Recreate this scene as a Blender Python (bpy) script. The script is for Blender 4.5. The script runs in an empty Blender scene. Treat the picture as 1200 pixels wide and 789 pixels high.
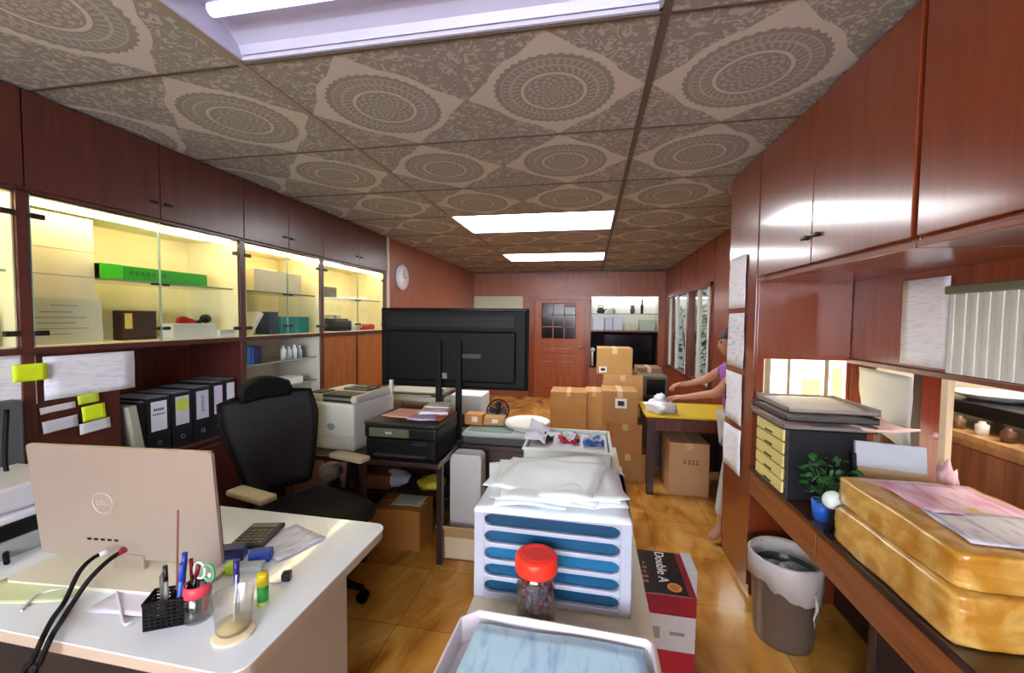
import bpy, bmesh, math, random
from mathutils import Matrix, Vector, Euler, noise
random.seed(7)
C = bpy.context.scene.collection
PI = math.pi
# ------------------------------------------------------------------ camera
F=480.; YAW=.187; PIT=-.0438; ROL=.0099; H=1.5
cy,sy,cp,sp=math.cos(YAW),math.sin(YAW),math.cos(PIT),math.sin(PIT)
fw=Vector((-sy*cp,cy*cp,sp)); _r=Vector((cy,sy,0.)); _u=_r.cross(fw)
RT=_r*math.cos(ROL)+_u*math.sin(ROL); UP=_u*math.cos(ROL)-_r*math.sin(ROL)
def ray(px,py): return RT*((px-600)/F)+UP*((394.5-py)/F)+fw
def pz(px,py,z):
    d=ray(px,py); t=(z-H)/d.z; return Vector((d.x*t,d.y*t,z))
def pX(px,py,x):
    d=ray(px,py); t=x/d.x; return Vector((x,d.y*t,H+d.z*t))
def pY(px,py,y):
    d=ray(px,py); t=y/d.y; return Vector((d.x*t,y,H+d.z*t))
cd=bpy.data.cameras.new('camera'); cam=bpy.data.objects.new('camera',cd); C.objects.link(cam)
m3=Matrix((RT,UP,-fw)).transposed().to_4x4(); m3.translation=Vector((0,0,H)); cam.matrix_world=m3
cd.sensor_fit='HORIZONTAL'; cd.sensor_width=36; cd.lens=36*F/1200; cd.clip_start=.02
bpy.context.scene.camera=cam
sc=bpy.context.scene
sc.view_settings.view_transform='Standard'; sc.view_settings.look='None'; sc.view_settings.gamma=1
sc.view_settings.use_curve_mapping=False; sc.view_settings.exposure=0.85

# ------------------------------------------------------------------ materials
def lin(c):
    if isinstance(c,str):
        c=tuple(int(c[i:i+2],16)/255 for i in (0,2,4))
    return tuple((v/12.92 if v<=.04045 else ((v+.055)/1.055)**2.4) for v in c)+(1,)
MC={}
def M(col,rough=.5,metal=0,name=None,trans=0,emit=None,es=0,var=0,vs=8,coat=0,bump=0,bs=40,ior=1.45,alpha=1,spec=None):
    key=(col,rough,metal,trans,emit,es,var,vs,coat,bump,bs,alpha,spec)
    if key in MC: return MC[key]
    m=bpy.data.materials.new(name or 'material'); m.use_nodes=True; nt=m.node_tree; b=nt.nodes['Principled BSDF']
    b.inputs['Base Color'].default_value=lin(col); b.inputs['Roughness'].default_value=rough
    b.inputs['Metallic'].default_value=metal; b.inputs['Transmission Weight'].default_value=trans
    b.inputs['IOR'].default_value=ior; b.inputs['Coat Weight'].default_value=coat; b.inputs['Alpha'].default_value=alpha
    if spec is not None: b.inputs['Specular IOR Level'].default_value=spec
    if emit: b.inputs['Emission Color'].default_value=lin(emit); b.inputs['Emission Strength'].default_value=es
    if var or bump or True:
        tc=nt.nodes.new('ShaderNodeTexCoord'); no=nt.nodes.new('ShaderNodeTexNoise'); no.inputs['Scale'].default_value=vs; no.inputs['Detail'].default_value=4
        nt.links.new(tc.outputs['Object'],no.inputs['Vector'])
        mx=nt.nodes.new('ShaderNodeMix'); mx.data_type='RGBA'; mx.blend_type='MULTIPLY'
        a=lin(col); mx.inputs[6].default_value=a
        v=max(var,.04); mx.inputs[0].default_value=1
        cr=nt.nodes.new('ShaderNodeValToRGB'); cr.color_ramp.elements[0].position=.3; cr.color_ramp.elements[1].position=.7
        cr.color_ramp.elements[0].color=(1-v,1-v,1-v,1); cr.color_ramp.elements[1].color=(1,1,1,1)
        nt.links.new(no.outputs['Fac'],cr.inputs['Fac']); nt.links.new(cr.outputs['Color'],mx.inputs[7])
        nt.links.new(mx.outputs[2],b.inputs['Base Color'])
        if bump:
            n2=nt.nodes.new('ShaderNodeTexNoise'); n2.inputs['Scale'].default_value=bs; nt.links.new(tc.outputs['Object'],n2.inputs['Vector'])
            bp=nt.nodes.new('ShaderNodeBump'); bp.inputs['Strength'].default_value=bump; bp.inputs['Distance'].default_value=.01
            nt.links.new(n2.outputs['Fac'],bp.inputs['Height']); nt.links.new(bp.outputs['Normal'],b.inputs['Normal'])
    MC[key]=m; return m
def wood(c1,c2,rough=.3,axis='z',scale=1.0,coat=.3,name='wood',cr_=.26):
    m=bpy.data.materials.new(name); m.use_nodes=True; nt=m.node_tree; b=nt.nodes['Principled BSDF']
    tc=nt.nodes.new('ShaderNodeTexCoord'); mp=nt.nodes.new('ShaderNodeMapping')
    s=[14*scale]*3; s['xyz'.index(axis)]=1.1*scale; mp.inputs['Scale'].default_value=s
    nt.links.new(tc.outputs['Object'],mp.inputs['Vector'])
    no=nt.nodes.new('ShaderNodeTexNoise'); no.inputs['Scale'].default_value=2.2; no.inputs['Detail'].default_value=7; no.inputs['Distortion'].default_value=.8
    nt.links.new(mp.outputs[0],no.inputs['Vector'])
    cr=nt.nodes.new('ShaderNodeValToRGB'); cr.color_ramp.elements[0].position=.33; cr.color_ramp.elements[1].position=.68
    cr.color_ramp.elements[0].color=lin(c1); cr.color_ramp.elements[1].color=lin(c2)
    nt.links.new(no.outputs['Fac'],cr.inputs['Fac']); nt.links.new(cr.outputs['Color'],b.inputs['Base Color'])
    b.inputs['Roughness'].default_value=rough; b.inputs['Coat Weight'].default_value=coat; b.inputs['Coat Roughness'].default_value=cr_
    return m
W_DARK=wood('48211b','582c24',.32)            # left cabinets
W_RIGHT=wood('763012','82381a',.28,coat=1.0,cr_=.13)    # right cabinets
W_NICHE=wood('5c2414','773420',.4)
W_FAR=wood('8a4c34','9e5e42',.42,coat=.2)
W_DOOR=wood('8c3e18','a8562a',.4)
W_DOOR2=wood('6e2a14','8c3f20',.35)
W_CTR=wood('7c4220','9a5a2e',.35,axis='y')
W_CTOP=wood('2c1812','3c2218',.25,axis='y')
W_BLK=wood('2a1a16','38241e',.4)
W_EDGE=wood('a5805a','bd9a70',.4,axis='y')
LIN=M('d9d4c4',.55,var=.05,vs=5,name='cream laminate')
GLS=None
def glass_mat():
    m=bpy.data.materials.new('clear glass'); m.use_nodes=True; nt=m.node_tree; nt.nodes.clear()
    o=nt.nodes.new('ShaderNodeOutputMaterial'); t=nt.nodes.new('ShaderNodeBsdfTransparent'); t.inputs[0].default_value=(.93,.96,.94,1)
    g=nt.nodes.new('ShaderNodeBsdfGlossy'); g.inputs['Roughness'].default_value=.03
    lw=nt.nodes.new('ShaderNodeLayerWeight'); lw.inputs[0].default_value=.5; pw=nt.nodes.new('ShaderNodeMath'); pw.operation='POWER'; pw.inputs[1].default_value=4
    f=nt.nodes.new('ShaderNodeMapRange'); f.inputs[3].default_value=.03; f.inputs[4].default_value=.6; x=nt.nodes.new('ShaderNodeMixShader')
    nt.links.new(lw.outputs['Facing'],pw.inputs[0]); nt.links.new(pw.outputs[0],f.inputs[0]); nt.links.new(f.outputs[0],x.inputs[0]); nt.links.new(t.outputs[0],x.inputs[1]); nt.links.new(g.outputs[0],x.inputs[2]); nt.links.new(x.outputs[0],o.inputs[0]); return m
GLASS=glass_mat()
GEDGE=M('8fa79a',.2,name='glass edge',var=.1)
def plastic_clear():
    m=bpy.data.materials.new('clear plastic'); m.use_nodes=True; nt=m.node_tree; nt.nodes.clear()
    o=nt.nodes.new('ShaderNodeOutputMaterial'); t=nt.nodes.new('ShaderNodeBsdfTransparent'); t.inputs[0].default_value=(.95,.95,.93,1)
    g=nt.nodes.new('ShaderNodeBsdfGlossy'); g.inputs['Roughness'].default_value=.12; g.inputs['Color'].default_value=(.85,.84,.8,1)
    lw=nt.nodes.new('ShaderNodeLayerWeight'); lw.inputs[0].default_value=.35; mr=nt.nodes.new('ShaderNodeMapRange'); mr.inputs[3].default_value=.05; mr.inputs[4].default_value=.55
    x=nt.nodes.new('ShaderNodeMixShader'); nt.links.new(lw.outputs['Facing'],mr.inputs[0]); nt.links.new(mr.outputs[0],x.inputs[0])
    nt.links.new(t.outputs[0],x.inputs[1]); nt.links.new(g.outputs[0],x.inputs[2]); nt.links.new(x.outputs[0],o.inputs[0]); return m
CLEARP=plastic_clear()
BLK=M('131316',.4,spec=.35,name='black plastic'); BLKM=M('09090a',.6,spec=.25,name='matt black'); WHT=M('e4e4e2',.4,name='white plastic')
PAPER=M('e6e6ea',.7,name='paper',var=.04); STEEL=M('9a9a98',.3,1,name='steel')
CARD=M('c89a62',.8,name='cardboard',var=.12,vs=6); CARD2=M('b98a52',.8,name='cardboard dull',var=.15,vs=5); TAPE=M('d9b98a',.3,name='parcel tape',coat=.3)
def printed(base,ink,sx=30,sy=60,dens=.5,name='printed paper',rough=.7):
    """sheet with rows of print; texture runs in object space"""
    m=bpy.data.materials.new(name); m.use_nodes=True; nt=m.node_tree; b=nt.nodes['Principled BSDF']; b.inputs['Roughness'].default_value=rough
    tc=nt.nodes.new('ShaderNodeTexCoord'); mp=nt.nodes.new('ShaderNodeMapping'); mp.inputs['Scale'].default_value=(sx*.9,sx*.25,sy*.9)
    nt.links.new(tc.outputs['Object'],mp.inputs[0])
    no=nt.nodes.new('ShaderNodeTexNoise'); no.inputs['Scale'].default_value=2; no.inputs['Detail'].default_value=2; nt.links.new(mp.outputs[0],no.inputs[0])
    cr=nt.nodes.new('ShaderNodeValToRGB'); cr.color_ramp.interpolation='LINEAR'
    cr.color_ramp.elements[0].position=.5+(.5-dens)*.3; cr.color_ramp.elements[0].color=lin(base); cr.color_ramp.elements[1].position=.8; cr.color_ramp.elements[1].color=lin(ink)
    nt.links.new(no.outputs['Fac'],cr.inputs[0]); nt.links.new(cr.outputs[0],b.inputs['Base Color']); return m
PRT=printed('eceef6','cacede'); PRTB=printed('c2eaff','88b8e4',26,100,.5,'blue form')

# ------------------------------------------------------------------ mesh helpers
class MB:
    def __init__(s): s.bm=bmesh.new(); s.mi=0
    def _fin(s,vs,mat=None):
        pass
    def box(s,x0,y0,z0,x1,y1,z1,bev=0,T=None,seg=2,mi=0):
        b=bmesh.new(); bmesh.ops.create_cube(b,size=1)
        for v in b.verts: v.co=Vector((x0+(v.co.x+.5)*(x1-x0),y0+(v.co.y+.5)*(y1-y0),z0+(v.co.z+.5)*(z1-z0)))
        if bev: bmesh.ops.bevel(b,geom=list(b.edges),offset=bev,segments=seg,profile=.5,affect='EDGES')
        s._merge(b,T,mi); return s
    def _merge(s,b,T=None,mi=0,smooth=False):
        if T is not None: bmesh.ops.transform(b,matrix=T,verts=b.verts)
        bmesh.ops.recalc_face_normals(b,faces=b.faces)
        mp={}
        for v in b.verts: mp[v]=s.bm.verts.new(v.co)
        for f in b.faces:
            try:
                nf=s.bm.faces.new([mp[v] for v in f.verts]); nf.material_index=mi; nf.smooth=smooth or f.smooth
            except ValueError: pass
        b.free()
    def cyl(s,p0,p1,r0,r1=None,n=20,mi=0,caps=True):
        p0=Vector(p0);p1=Vector(p1); r1=r0 if r1 is None else r1
        b=bmesh.new(); d=p1-p0; bmesh.ops.create_cone(b,cap_ends=caps,cap_tris=False,segments=n,radius1=r0,radius2=r1,depth=d.length)
        for f in b.faces: f.smooth=len(f.verts)==4
        q=Vector((0,0,1)).rotation_difference(d.normalized()).to_matrix().to_4x4()
        s._merge(b,Matrix.Translation((p0+p1)/2)@q,mi); return s
    def tube(s,pts,r,n=8,mi=0,closed=False):
        pts=[Vector(p) for p in pts]; N=len(pts); rs=r if isinstance(r,(list,tuple)) else [r]*N
        rings=[]; up=None
        for i,p in enumerate(pts):
            a=pts[(i-1)%N] if (closed or i>0) else p; c=pts[(i+1)%N] if (closed or i<N-1) else p
            t=(c-a).normalized()
            if up is None: up=Vector((0,0,1)) if abs(t.z)<.9 else Vector((1,0,0))
            x=t.cross(up).normalized(); y=x.cross(t).normalized(); up=y
            rings.append([s.bm.verts.new(p+(x*math.cos(2*PI*k/n)+y*math.sin(2*PI*k/n))*rs[i]) for k in range(n)])
        for i in range(N if closed else N-1):
            A=rings[i];B=rings[(i+1)%N]
            for k in range(n):
                f=s.bm.faces.new((A[k],A[(k+1)%n],B[(k+1)%n],B[k])); f.smooth=True; f.material_index=mi
        if not closed:
            for R in (rings[0],rings[-1]):
                f=s.bm.faces.new(R); f.material_index=mi
        return s
    def lathe(s,prof,c=(0,0,0),n=28,T=None,mi=0):
        b=bmesh.new(); rings=[]
        for r,z in prof:
            if r<1e-6: rings.append([b.verts.new((0,0,z))])
            else: rings.append([b.verts.new((r*math.cos(2*PI*k/n),r*math.sin(2*PI*k/n),z)) for k in range(n)])
        for A,B in zip(rings,rings[1:]):
            for k in range(n):
                a=A[k%len(A)];a2=A[(k+1)%len(A)];c1=B[k%len(B)];c2=B[(k+1)%len(B)]
                L=[]
                for v in (a,a2,c2,c1):
                    if v not in L: L.append(v)
                if len(L)>2:
                    f=b.faces.new(L); f.smooth=True
        X=Matrix.Translation(c)
        s._merge(b,(T@X) if T is not None else X,mi); return s
    def prism(s,poly,h0,h1,axis='z',bev=0,T=None,mi=0,smooth=False):
        def P(u,v,h): return {'z':(u,v,h),'y':(u,h,v),'x':(h,u,v)}[axis]
        b=bmesh.new(); A=[b.verts.new(P(u,v,h0)) for u,v in poly]; B=[b.verts.new(P(u,v,h1)) for u,v in poly]
        b.faces.new(A); b.faces.new(B[::-1]); n=len(poly)
        for i in range(n): b.faces.new((A[i],A[(i+1)%n],B[(i+1)%n],B[i]))
        bmesh.ops.recalc_face_normals(b,faces=b.faces)
        if bev: bmesh.ops.bevel(b,geom=[e for e in b.edges],offset=bev,segments=2,profile=.5,affect='EDGES')
        s._merge(b,T,mi); return s
    def ball(s,c,r,sc=(1,1,1),T=None,mi=0,sub=3,jit=0,seed=0):
        b=bmesh.new(); bmesh.ops.create_icosphere(b,subdivisions=sub,radius=1)
        for v in b.verts:
            k=1+jit*noise.noise(v.co*2.3+Vector((seed,seed*.7,0)))
            v.co=Vector((c[0]+v.co.x*r*sc[0]*k,c[1]+v.co.y*r*sc[1]*k,c[2]+v.co.z*r*sc[2]*k))
        for f in b.faces: f.smooth=True
        s._merge(b,T,mi); return s
    def sheet(s,corners,nx=8,ny=8,wav=.0,th=.0012,seed=0,T=None,mi=0):
        """crumpled sheet of paper from four corners"""
        a,b_,c,d=[Vector(q) for q in corners]; n=(b_-a).cross(d-a).normalized(); g=bmesh.new(); V=[]
        for i in range(nx+1):
            R=[]
            for j in range(ny+1):
                u,v=i/nx,j/ny; p=a*(1-u)*(1-v)+b_*u*(1-v)+c*u*v+d*(1-u)*v
                p=p+n*wav*noise.noise(Vector((u*2.5+seed,v*2.5,seed*1.7)))
                R.append(g.verts.new(p))
            V.append(R)
        fs=[]
        for i in range(nx):
            for j in range(ny): f=g.faces.new((V[i][j],V[i+1][j],V[i+1][j+1],V[i][j+1])); fs.append(f); f.smooth=True
        r=bmesh.ops.extrude_face_region(g,geom=fs)
        bmesh.ops.translate(g,vec=n*th,verts=[v for v in r['geom'] if isinstance(v,bmesh.types.BMVert)])
        s._merge(g,T,mi,smooth=True); return s
    def build(s,name,mats,parent=None,world=False,T=None):
        me=bpy.data.meshes.new(name); bm=s.bm
        if T is not None: bmesh.ops.transform(bm,matrix=T,verts=bm.verts)
        if world and parent is not None:
            inv=mat_of(parent).inverted(); bmesh.ops.transform(bm,matrix=inv,verts=bm.verts)
        bm.to_mesh(me); bm.free()
        for mm in (mats if isinstance(mats,(list,tuple)) else [mats]): me.materials.append(mm)
        o=bpy.data.objects.new(name,me); C.objects.link(o)
        if parent is not None: o.parent=parent
        return o
def mat_of(o):
    m=Matrix.Identity(4)
    while o is not None:
        m=(Matrix.Translation(o.location)@o.rotation_euler.to_matrix().to_4x4())@m; o=o.parent
    return m
def tag(o,label,cat,group=None,kind=None):
    o['label']=label; o['category']=cat
    if group: o['group']=group
    if kind: o['kind']=kind
    return o
def thing(name,label,cat,loc=(0,0,0),rz=0,group=None):
    o=bpy.data.objects.new(name,None); C.objects.link(o); o.empty_display_size=.05
    o.location=loc; o.rotation_euler=(0,0,rz); return tag(o,label,cat,group)
def recenter(o,p=None):
    """put a single-mesh thing's origin at its base centre"""
    me=o.data; xs=[v.co for v in me.vertices]
    c=Vector(((min(v.x for v in xs)+max(v.x for v in xs))/2,(min(v.y for v in xs)+max(v.y for v in xs))/2,min(v.z for v in xs)))
    me.transform(Matrix.Translation(-c)); o.location=c; return o
def one(mb,name,mats,label,cat,group=None,T=None,kind=None):
    o=recenter(mb.build(name,mats,T=T)); return tag(o,label,cat,group,kind)
def struct(mb,name,mats):
    o=mb.build(name,mats); o['kind']='structure'; return o
def text(body,size,mat,parent,loc,rot,name='lettering',depth=.0008,align='CENTER'):
    cu=bpy.data.curves.new('t','FONT'); cu.body=body; cu.size=size; cu.extrude=depth; cu.align_x=align; cu.align_y='CENTER'
    t=bpy.data.objects.new('t',cu); C.objects.link(t)
    bpy.context.view_layer.update(); dg=bpy.context.evaluated_depsgraph_get()
    me=bpy.data.meshes.new_from_object(t.evaluated_get(dg)); bpy.data.objects.remove(t)
    me.materials.clear(); me.materials.append(mat); me.transform(Matrix.Translation(loc)@Euler(rot).to_matrix().to_4x4())
    o=bpy.data.objects.new(name,me); C.objects.link(o); o.parent=parent; return o
def TR(x,y,z,rz=0,rx=0,ry=0): return Matrix.Translation((x,y,z))@Euler((rx,ry,rz)).to_matrix().to_4x4()

# ------------------------------------------------------------------ room shell
XL=-2.24; XLB=-2.66; XR=.87; XW=1.325; YF=7.76; ZC=2.4; YN=-2.2
def floor_mat():
    m=bpy.data.materials.new('floor tiles'); m.use_nodes=True; nt=m.node_tree; b=nt.nodes['Principled BSDF']
    tc=nt.nodes.new('ShaderNodeTexCoord')
    def noi(s,d,dist=0,sc=(1,1,1)):
        mp=nt.nodes.new('ShaderNodeMapping'); mp.inputs['Scale'].default_value=sc; nt.links.new(tc.outputs['Object'],mp.inputs[0])
        n=nt.nodes.new('ShaderNodeTexNoise'); n.inputs['Scale'].default_value=s; n.inputs['Detail'].default_value=d; n.inputs['Distortion'].default_value=dist
        nt.links.new(mp.outputs[0],n.inputs[0]); return n
    n=noi(2.6,6,1.2,(1.6,.8,1)); cr=nt.nodes.new('ShaderNodeValToRGB'); e=cr.color_ramp.elements
    e[0].position=.32; e[0].color=lin('a5692a'); e[1].position=.72; e[1].color=lin('e6b866'); x=e.new(.5); x.color=lin('cf9342')
    nt.links.new(n.outputs['Fac'],cr.inputs[0])
    br=nt.nodes.new('ShaderNodeTexBrick'); br.offset=0; br.inputs['Scale'].default_value=1; br.inputs['Brick Width'].default_value=.45; br.inputs['Row Height'].default_value=.45
    br.inputs['Mortar Size'].default_value=.003; br.inputs['Color1'].default_value=(1,1,1,1); br.inputs['Color2'].default_value=(.8,.76,.68,1); br.inputs['Mortar'].default_value=(.6,.5,.38,1)
    nt.links.new(tc.outputs['Object'],br.inputs[0])
    mx=nt.nodes.new('ShaderNodeMix'); mx.data_type='RGBA'; mx.blend_type='MULTIPLY'; mx.inputs[0].default_value=1
    nt.links.new(cr.outputs[0],mx.inputs[6]); nt.links.new(br.outputs[0],mx.inputs[7]); nt.links.new(mx.outputs[2],b.inputs['Base Color'])
    b.inputs['Roughness'].default_value=.22; b.inputs['Coat Weight'].default_value=.2
    return m
TX=.722; TY=.7365; X0=-1.24; Y0=1.30
def ceil_mat():
    m=bpy.data.materials.new('printed ceiling tiles'); m.use_nodes=True; nt=m.node_tree; b=nt.nodes['Principled BSDF']; b.inputs['Roughness'].default_value=.8
    N=nt.nodes.new; L=nt.links.new
    def math_(op,a,c=None,d=None):
        n=N('ShaderNodeMath'); n.operation=op
        for i,v in enumerate((a,c,d)):
            if v is None: continue
            if isinstance(v,(int,float)): n.inputs[i].default_value=v
            else: L(v,n.inputs[i])
        return n.outputs[0]
    tc=N('ShaderNodeTexCoord'); se=N('ShaderNodeSeparateXYZ'); L(tc.outputs['Object'],se.inputs[0])
    fx=math_('SUBTRACT',math_('FRACT',math_('DIVIDE',math_('SUBTRACT',se.outputs[0],X0-10*TX),TX)),.5)
    fy=math_('SUBTRACT',math_('FRACT',math_('DIVIDE',math_('SUBTRACT',se.outputs[1],Y0-10*TY),TY)),.5)
    r=math_('SQRT',math_('ADD',math_('MULTIPLY',fx,fx),math_('MULTIPLY',fy,fy)))
    dm=math_('ADD',math_('ABSOLUTE',fx),math_('ABSOLUTE',fy))
    ang=math_('ARCTAN2',fy,fx)
    def band(v,lo,hi): return math_('MULTIPLY',math_('GREATER_THAN',v,lo),math_('LESS_THAN',v,hi))
    dia=math_('MAXIMUM',math_('LESS_THAN',dm,.49),math_('LESS_THAN',r,.372))
    nb=N('ShaderNodeTexNoise'); nb.inputs['Scale'].default_value=26; nb.inputs['Detail'].default_value=5; nb.inputs['Distortion'].default_value=2.; L(tc.outputs['Object'],nb.inputs[0])
    nf=N('ShaderNodeTexNoise'); nf.inputs['Scale'].default_value=80; nf.inputs['Detail'].default_value=3; L(tc.outputs['Object'],nf.inputs[0])
    flo=math_('GREATER_THAN',nb.outputs['Fac'],.545)       # light scrolls on dark corners
    # medallion
    edge=math_('ADD',.325,math_('MULTIPLY',.006,math_('SINE',math_('MULTIPLY',ang,40))))
    med=math_('LESS_THAN',r,edge)
    ring=math_('MAXIMUM',band(r,.163,.182),math_('MULTIPLY',band(r,.232,.246),.55))
    ring=math_('MAXIMUM',ring,math_('MULTIPLY',band(r,.285,.295),.45))
    pet=math_('MULTIPLY',math_('MULTIPLY',math_('GREATER_THAN',math_('SINE',math_('ADD',math_('MULTIPLY',ang,36),math_('MULTIPLY',r,90))),.3),band(r,.19,.23)),.45)
    pet2=math_('MULTIPLY',math_('MULTIPLY',math_('GREATER_THAN',math_('SINE',math_('MULTIPLY',ang,48)),.2),band(r,.248,.283)),.4)
    pet3=math_('MULTIPLY',math_('MULTIPLY',math_('GREATER_THAN',math_('MULTIPLY',math_('SINE',math_('MULTIPLY',ang,12)),math_('SINE',math_('MULTIPLY',r,130))),.1),math_('LESS_THAN',r,.155)),.5)
    det=math_('MAXIMUM',math_('MAXIMUM',ring,pet),math_('MAXIMUM',pet2,pet3))
    det=math_('ADD',det,math_('MULTIPLY',math_('SUBTRACT',nf.outputs['Fac'],.5),.7))
    inside=math_('ADD',math_('MULTIPLY',med,det),math_('SUBTRACT',1,med))
    corner=math_('MULTIPLY',flo,.62)
    val=math_('ADD',math_('MULTIPLY',dia,inside),math_('MULTIPLY',math_('SUBTRACT',1,dia),corner))
    cr=N('ShaderNodeValToRGB'); cr.color_ramp.elements[0].color=lin('88847e'); cr.color_ramp.elements[1].color=lin('bcb7b0'); L(val,cr.inputs[0])
    L(cr.outputs[0],b.inputs['Base Color'])
    return m
struct(MB().box(-3.0,YN,-.1,3.4,8.3,0),'floor',floor_mat())
cl=MB()
# ceiling with openings for the three troffers
LX0,LX1=X0+.012,X0+2*TX-.012
holes=[(Y0-TY,Y0),(Y0+3*TY,Y0+4*TY),(Y0+5.94*TY,Y0+6.94*TY)]
ys=YN
for a,b_ in holes:
    cl.box(-3.0,ys,ZC,1.4,a,ZC+.03); cl.box(-3.0,a,ZC,X0,b_,ZC+.03); cl.box(X0+2*TX,a,ZC,1.4,b_,ZC+.03); ys=b_
cl.box(-3.0,ys,ZC,1.4,8.3,ZC+.03)
struct(cl,'ceiling',ceil_mat())
TB=M('8c7f70',.5,name='ceiling grid bar'); TB2=M('5a5048',.6,name='dark grid bar')  # left runner's lighter colour stands in for lamplight falling on it
i=1
for gx in (X0,X0+2*TX):
    struct(MB().box(gx-.013,YN,ZC-.006,gx+.013,YF,ZC-.0002),'trim_%d'%i,TB if gx<0 else TB2); i+=1
for k in range(-3,9):
    y=Y0+k*TY
    if y>YF-.1: break
    struct(MB().box(XL,y-.006,ZC-.0035,XW,y+.006,ZC-.0001),'trim_%d'%i,TB2); i+=1
# walls
struct(MB().box(XLB-.1,YN,0,XLB,4.244,ZC).box(XLB-.1,4.244,0,XL,YF,ZC),'wall_left',W_FAR)
struct(MB().box(XL,4.262,2.0,XL+.02,4.29,ZC).box(XL,4.262,0,XL+.02,4.29,2.0),'trim_%d'%i,M('cfc6b8',.5,name='pale wall strip')); i+=1
struct(MB().box(-3.0,YN-.1,0,3.4,YN,2.6),'wall_near',M('cfc6b4',.7,name='painted wall'))
# far wall with door opening and two recessed shelf openings
DX0,DX1=-1.112,-.02
w=MB(); YB=8.16
w.box(-2.4,YF,1.93,1.4,YB,ZC)                                  # over everything
w.box(-2.4,YF,0,-2.235,YB,1.93); w.box(-1.26,YF,0,DX0,YF+.12,1.93)
w.box(-2.24,YF,0,-1.26,YF+.1,1.28)
w.box(DX1,YF,0,.02,YF+.12,1.93); w.box(1.22,YF,0,1.4,YB,1.93)
w.box(.02,YF,0,1.22,YF+.1,.62)
w.box(-2.4,YB,0,1.4,YB+.1,ZC)
struct(w,'wall_far',W_FAR)
for xx in (-1.5,-.45,.55):
    struct(MB().box(xx,YF-.006,1.935,xx+.006,YF,ZC),'trim_%d'%i,W_BLK); i+=1
struct(MB().box(XL,YF-.02,ZC-.035,XW,YF,ZC-.004),'trim_%d'%i,W_BLK); i+=1
# far door
d=MB(); fr=.085
d.box(DX0-.02,YF-.03,0,DX0+fr,YF+.1,1.93).box(DX1-fr,YF-.03,0,DX1+.02,YF+.1,1.93).box(DX0-.03,YF-.035,1.86,DX1+.03,YF+.1,1.945)
struct(d,'trim_%d'%i,W_DOOR2); i+=1
dr=MB(); a0,a1=DX0+fr,DX1-fr; y0,y1=YF,YF+.045
pw0,pw1=a0+.13,a1-.15; pz0,pz1=1.13,1.80
dr.box(a0,y0,0,pw0,y1,1.86).box(pw1,y0,0,a1,y1,1.86).box(pw0,y0,pz1,pw1,y1,1.86).box(pw0,y0,.98,pw1,y1,pz0)
dr.box(pw0,y0,.74,pw1,y1,.82).box(pw0,y0,0,pw1,y1,.14)
mx=(pw0+pw1)/2; dr.box(mx-.045,y0,.14,mx+.045,y1,.74)
dr.box(pw0,y0+.012,.80,pw1,y1,1.0); dr.box(pw0,y0+.015,.1,pw1,y1,.76)
dr.box(pw0+.05,y0+.002,.85,pw1-.05,y1,.95,.008); 
for q0,q1 in ((pw0+.03,mx-.075),(mx+.075,pw1-.03)): dr.box(q0,y0+.004,.18,q1,y1,.70,.01)
door=struct(dr,'door_1',W_DOOR)
wc=(pw1-pw0)/3; hc=(pz1-pz0)/3
for a in range(3):
    for c in range(3):
        t=1 if not(a==2 and c==2) else .55
        MB().box(pw0+a*wc+.012,y0+.02,pz0+c*hc+.012,pw0+(a+1)*wc-.012,y0+.026,pz0+(c+(1 if t==1 else .72))*hc-.012).build('pane',M('180c0a',.15,name='dark pane'),door)
mu=MB()
for a in (1,2): mu.box(pw0+a*wc-.011,y0+.004,pz0,pw0+a*wc+.011,y0+.03,pz1)
for c in (1,2): mu.box(pw0,y0+.004,pz0+c*hc-.011,pw1,y0+.03,pz0+c*hc+.011)
mu.box(pw0+2*wc+.01,y0+.004,pz0+2.7*hc,pw1,y0+.03,pz1)
mu.build('glazing_bars',M('8e6a60',.5,name='glazing bar'),door)
MB().cyl((a1-.05,y0-.05,.98),(a1-.05,y0,.98),.014).ball((a1-.05,y0-.06,.98),.026).build('door_handle',M('b5984c',.3,1,name='brass'),door)
# right far wall with windows
WY0,WY1,WZ0,WZ1=4.86,7.45,.70,1.93
w=MB(); w.box(XW,2.83,0,XW+.12,WY0,ZC).box(XW,WY1,0,XW+.12,YB,ZC).box(XW,WY0,WZ1,XW+.12,WY1,ZC).box(XW,WY0,0,XW+.12,WY1,WZ0)
# wall behind counter: panel above 1.30, low wall below the counter
w.box(XW,.2,1.305,XW+.12,2.83,ZC).box(XW,YN,0,XW+.12,.2,ZC).box(XW,.2,0,XW+.12,2.83,.70)
w.box(XW,2.395,.70,XW+.12,2.83,1.305)
struct(w,'wall_right',wood('77331c','94492c',.35,coat=.3))
for yy in (3.4,4.1,4.8,5.6,6.5):
    struct(MB().box(XW-.004,yy,WZ1+.02 if yy>4.85 else 0,XW,yy+.006,ZC),'trim_%d'%i,W_BLK); i+=1
def window(n,y0,y1,z0,z1,fm,bars,x=XW):
    r=MB(); t=.045; r.box(x-.015,y0,z0,x+.09,y0+t,z1).box(x-.015,y1-t,z0,x+.09,y1,z1).box(x-.015,y0,z0,x+.09,y1,z0+t).box(x-.015,y0,z1-t,x+.09,y1,z1)
    o=struct(r,'window_%d'%n,W_NICHE); s=MB()
    for b_ in bars: s.box(x+.01,b_-.03,z0+t,x+.05,b_+.03,z1-t)
    s.build('window_frame',fm,o)
    MB().box(x+.028,y0+t,z0+t,x+.032,y1-t,z1-t).build('pane',GLASS,o)
    return o
window(1,WY0,5.95,WZ0,WZ1,M('d8d6c6',.5,name='pale frame'),(4.95,5.05,5.5))
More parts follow.
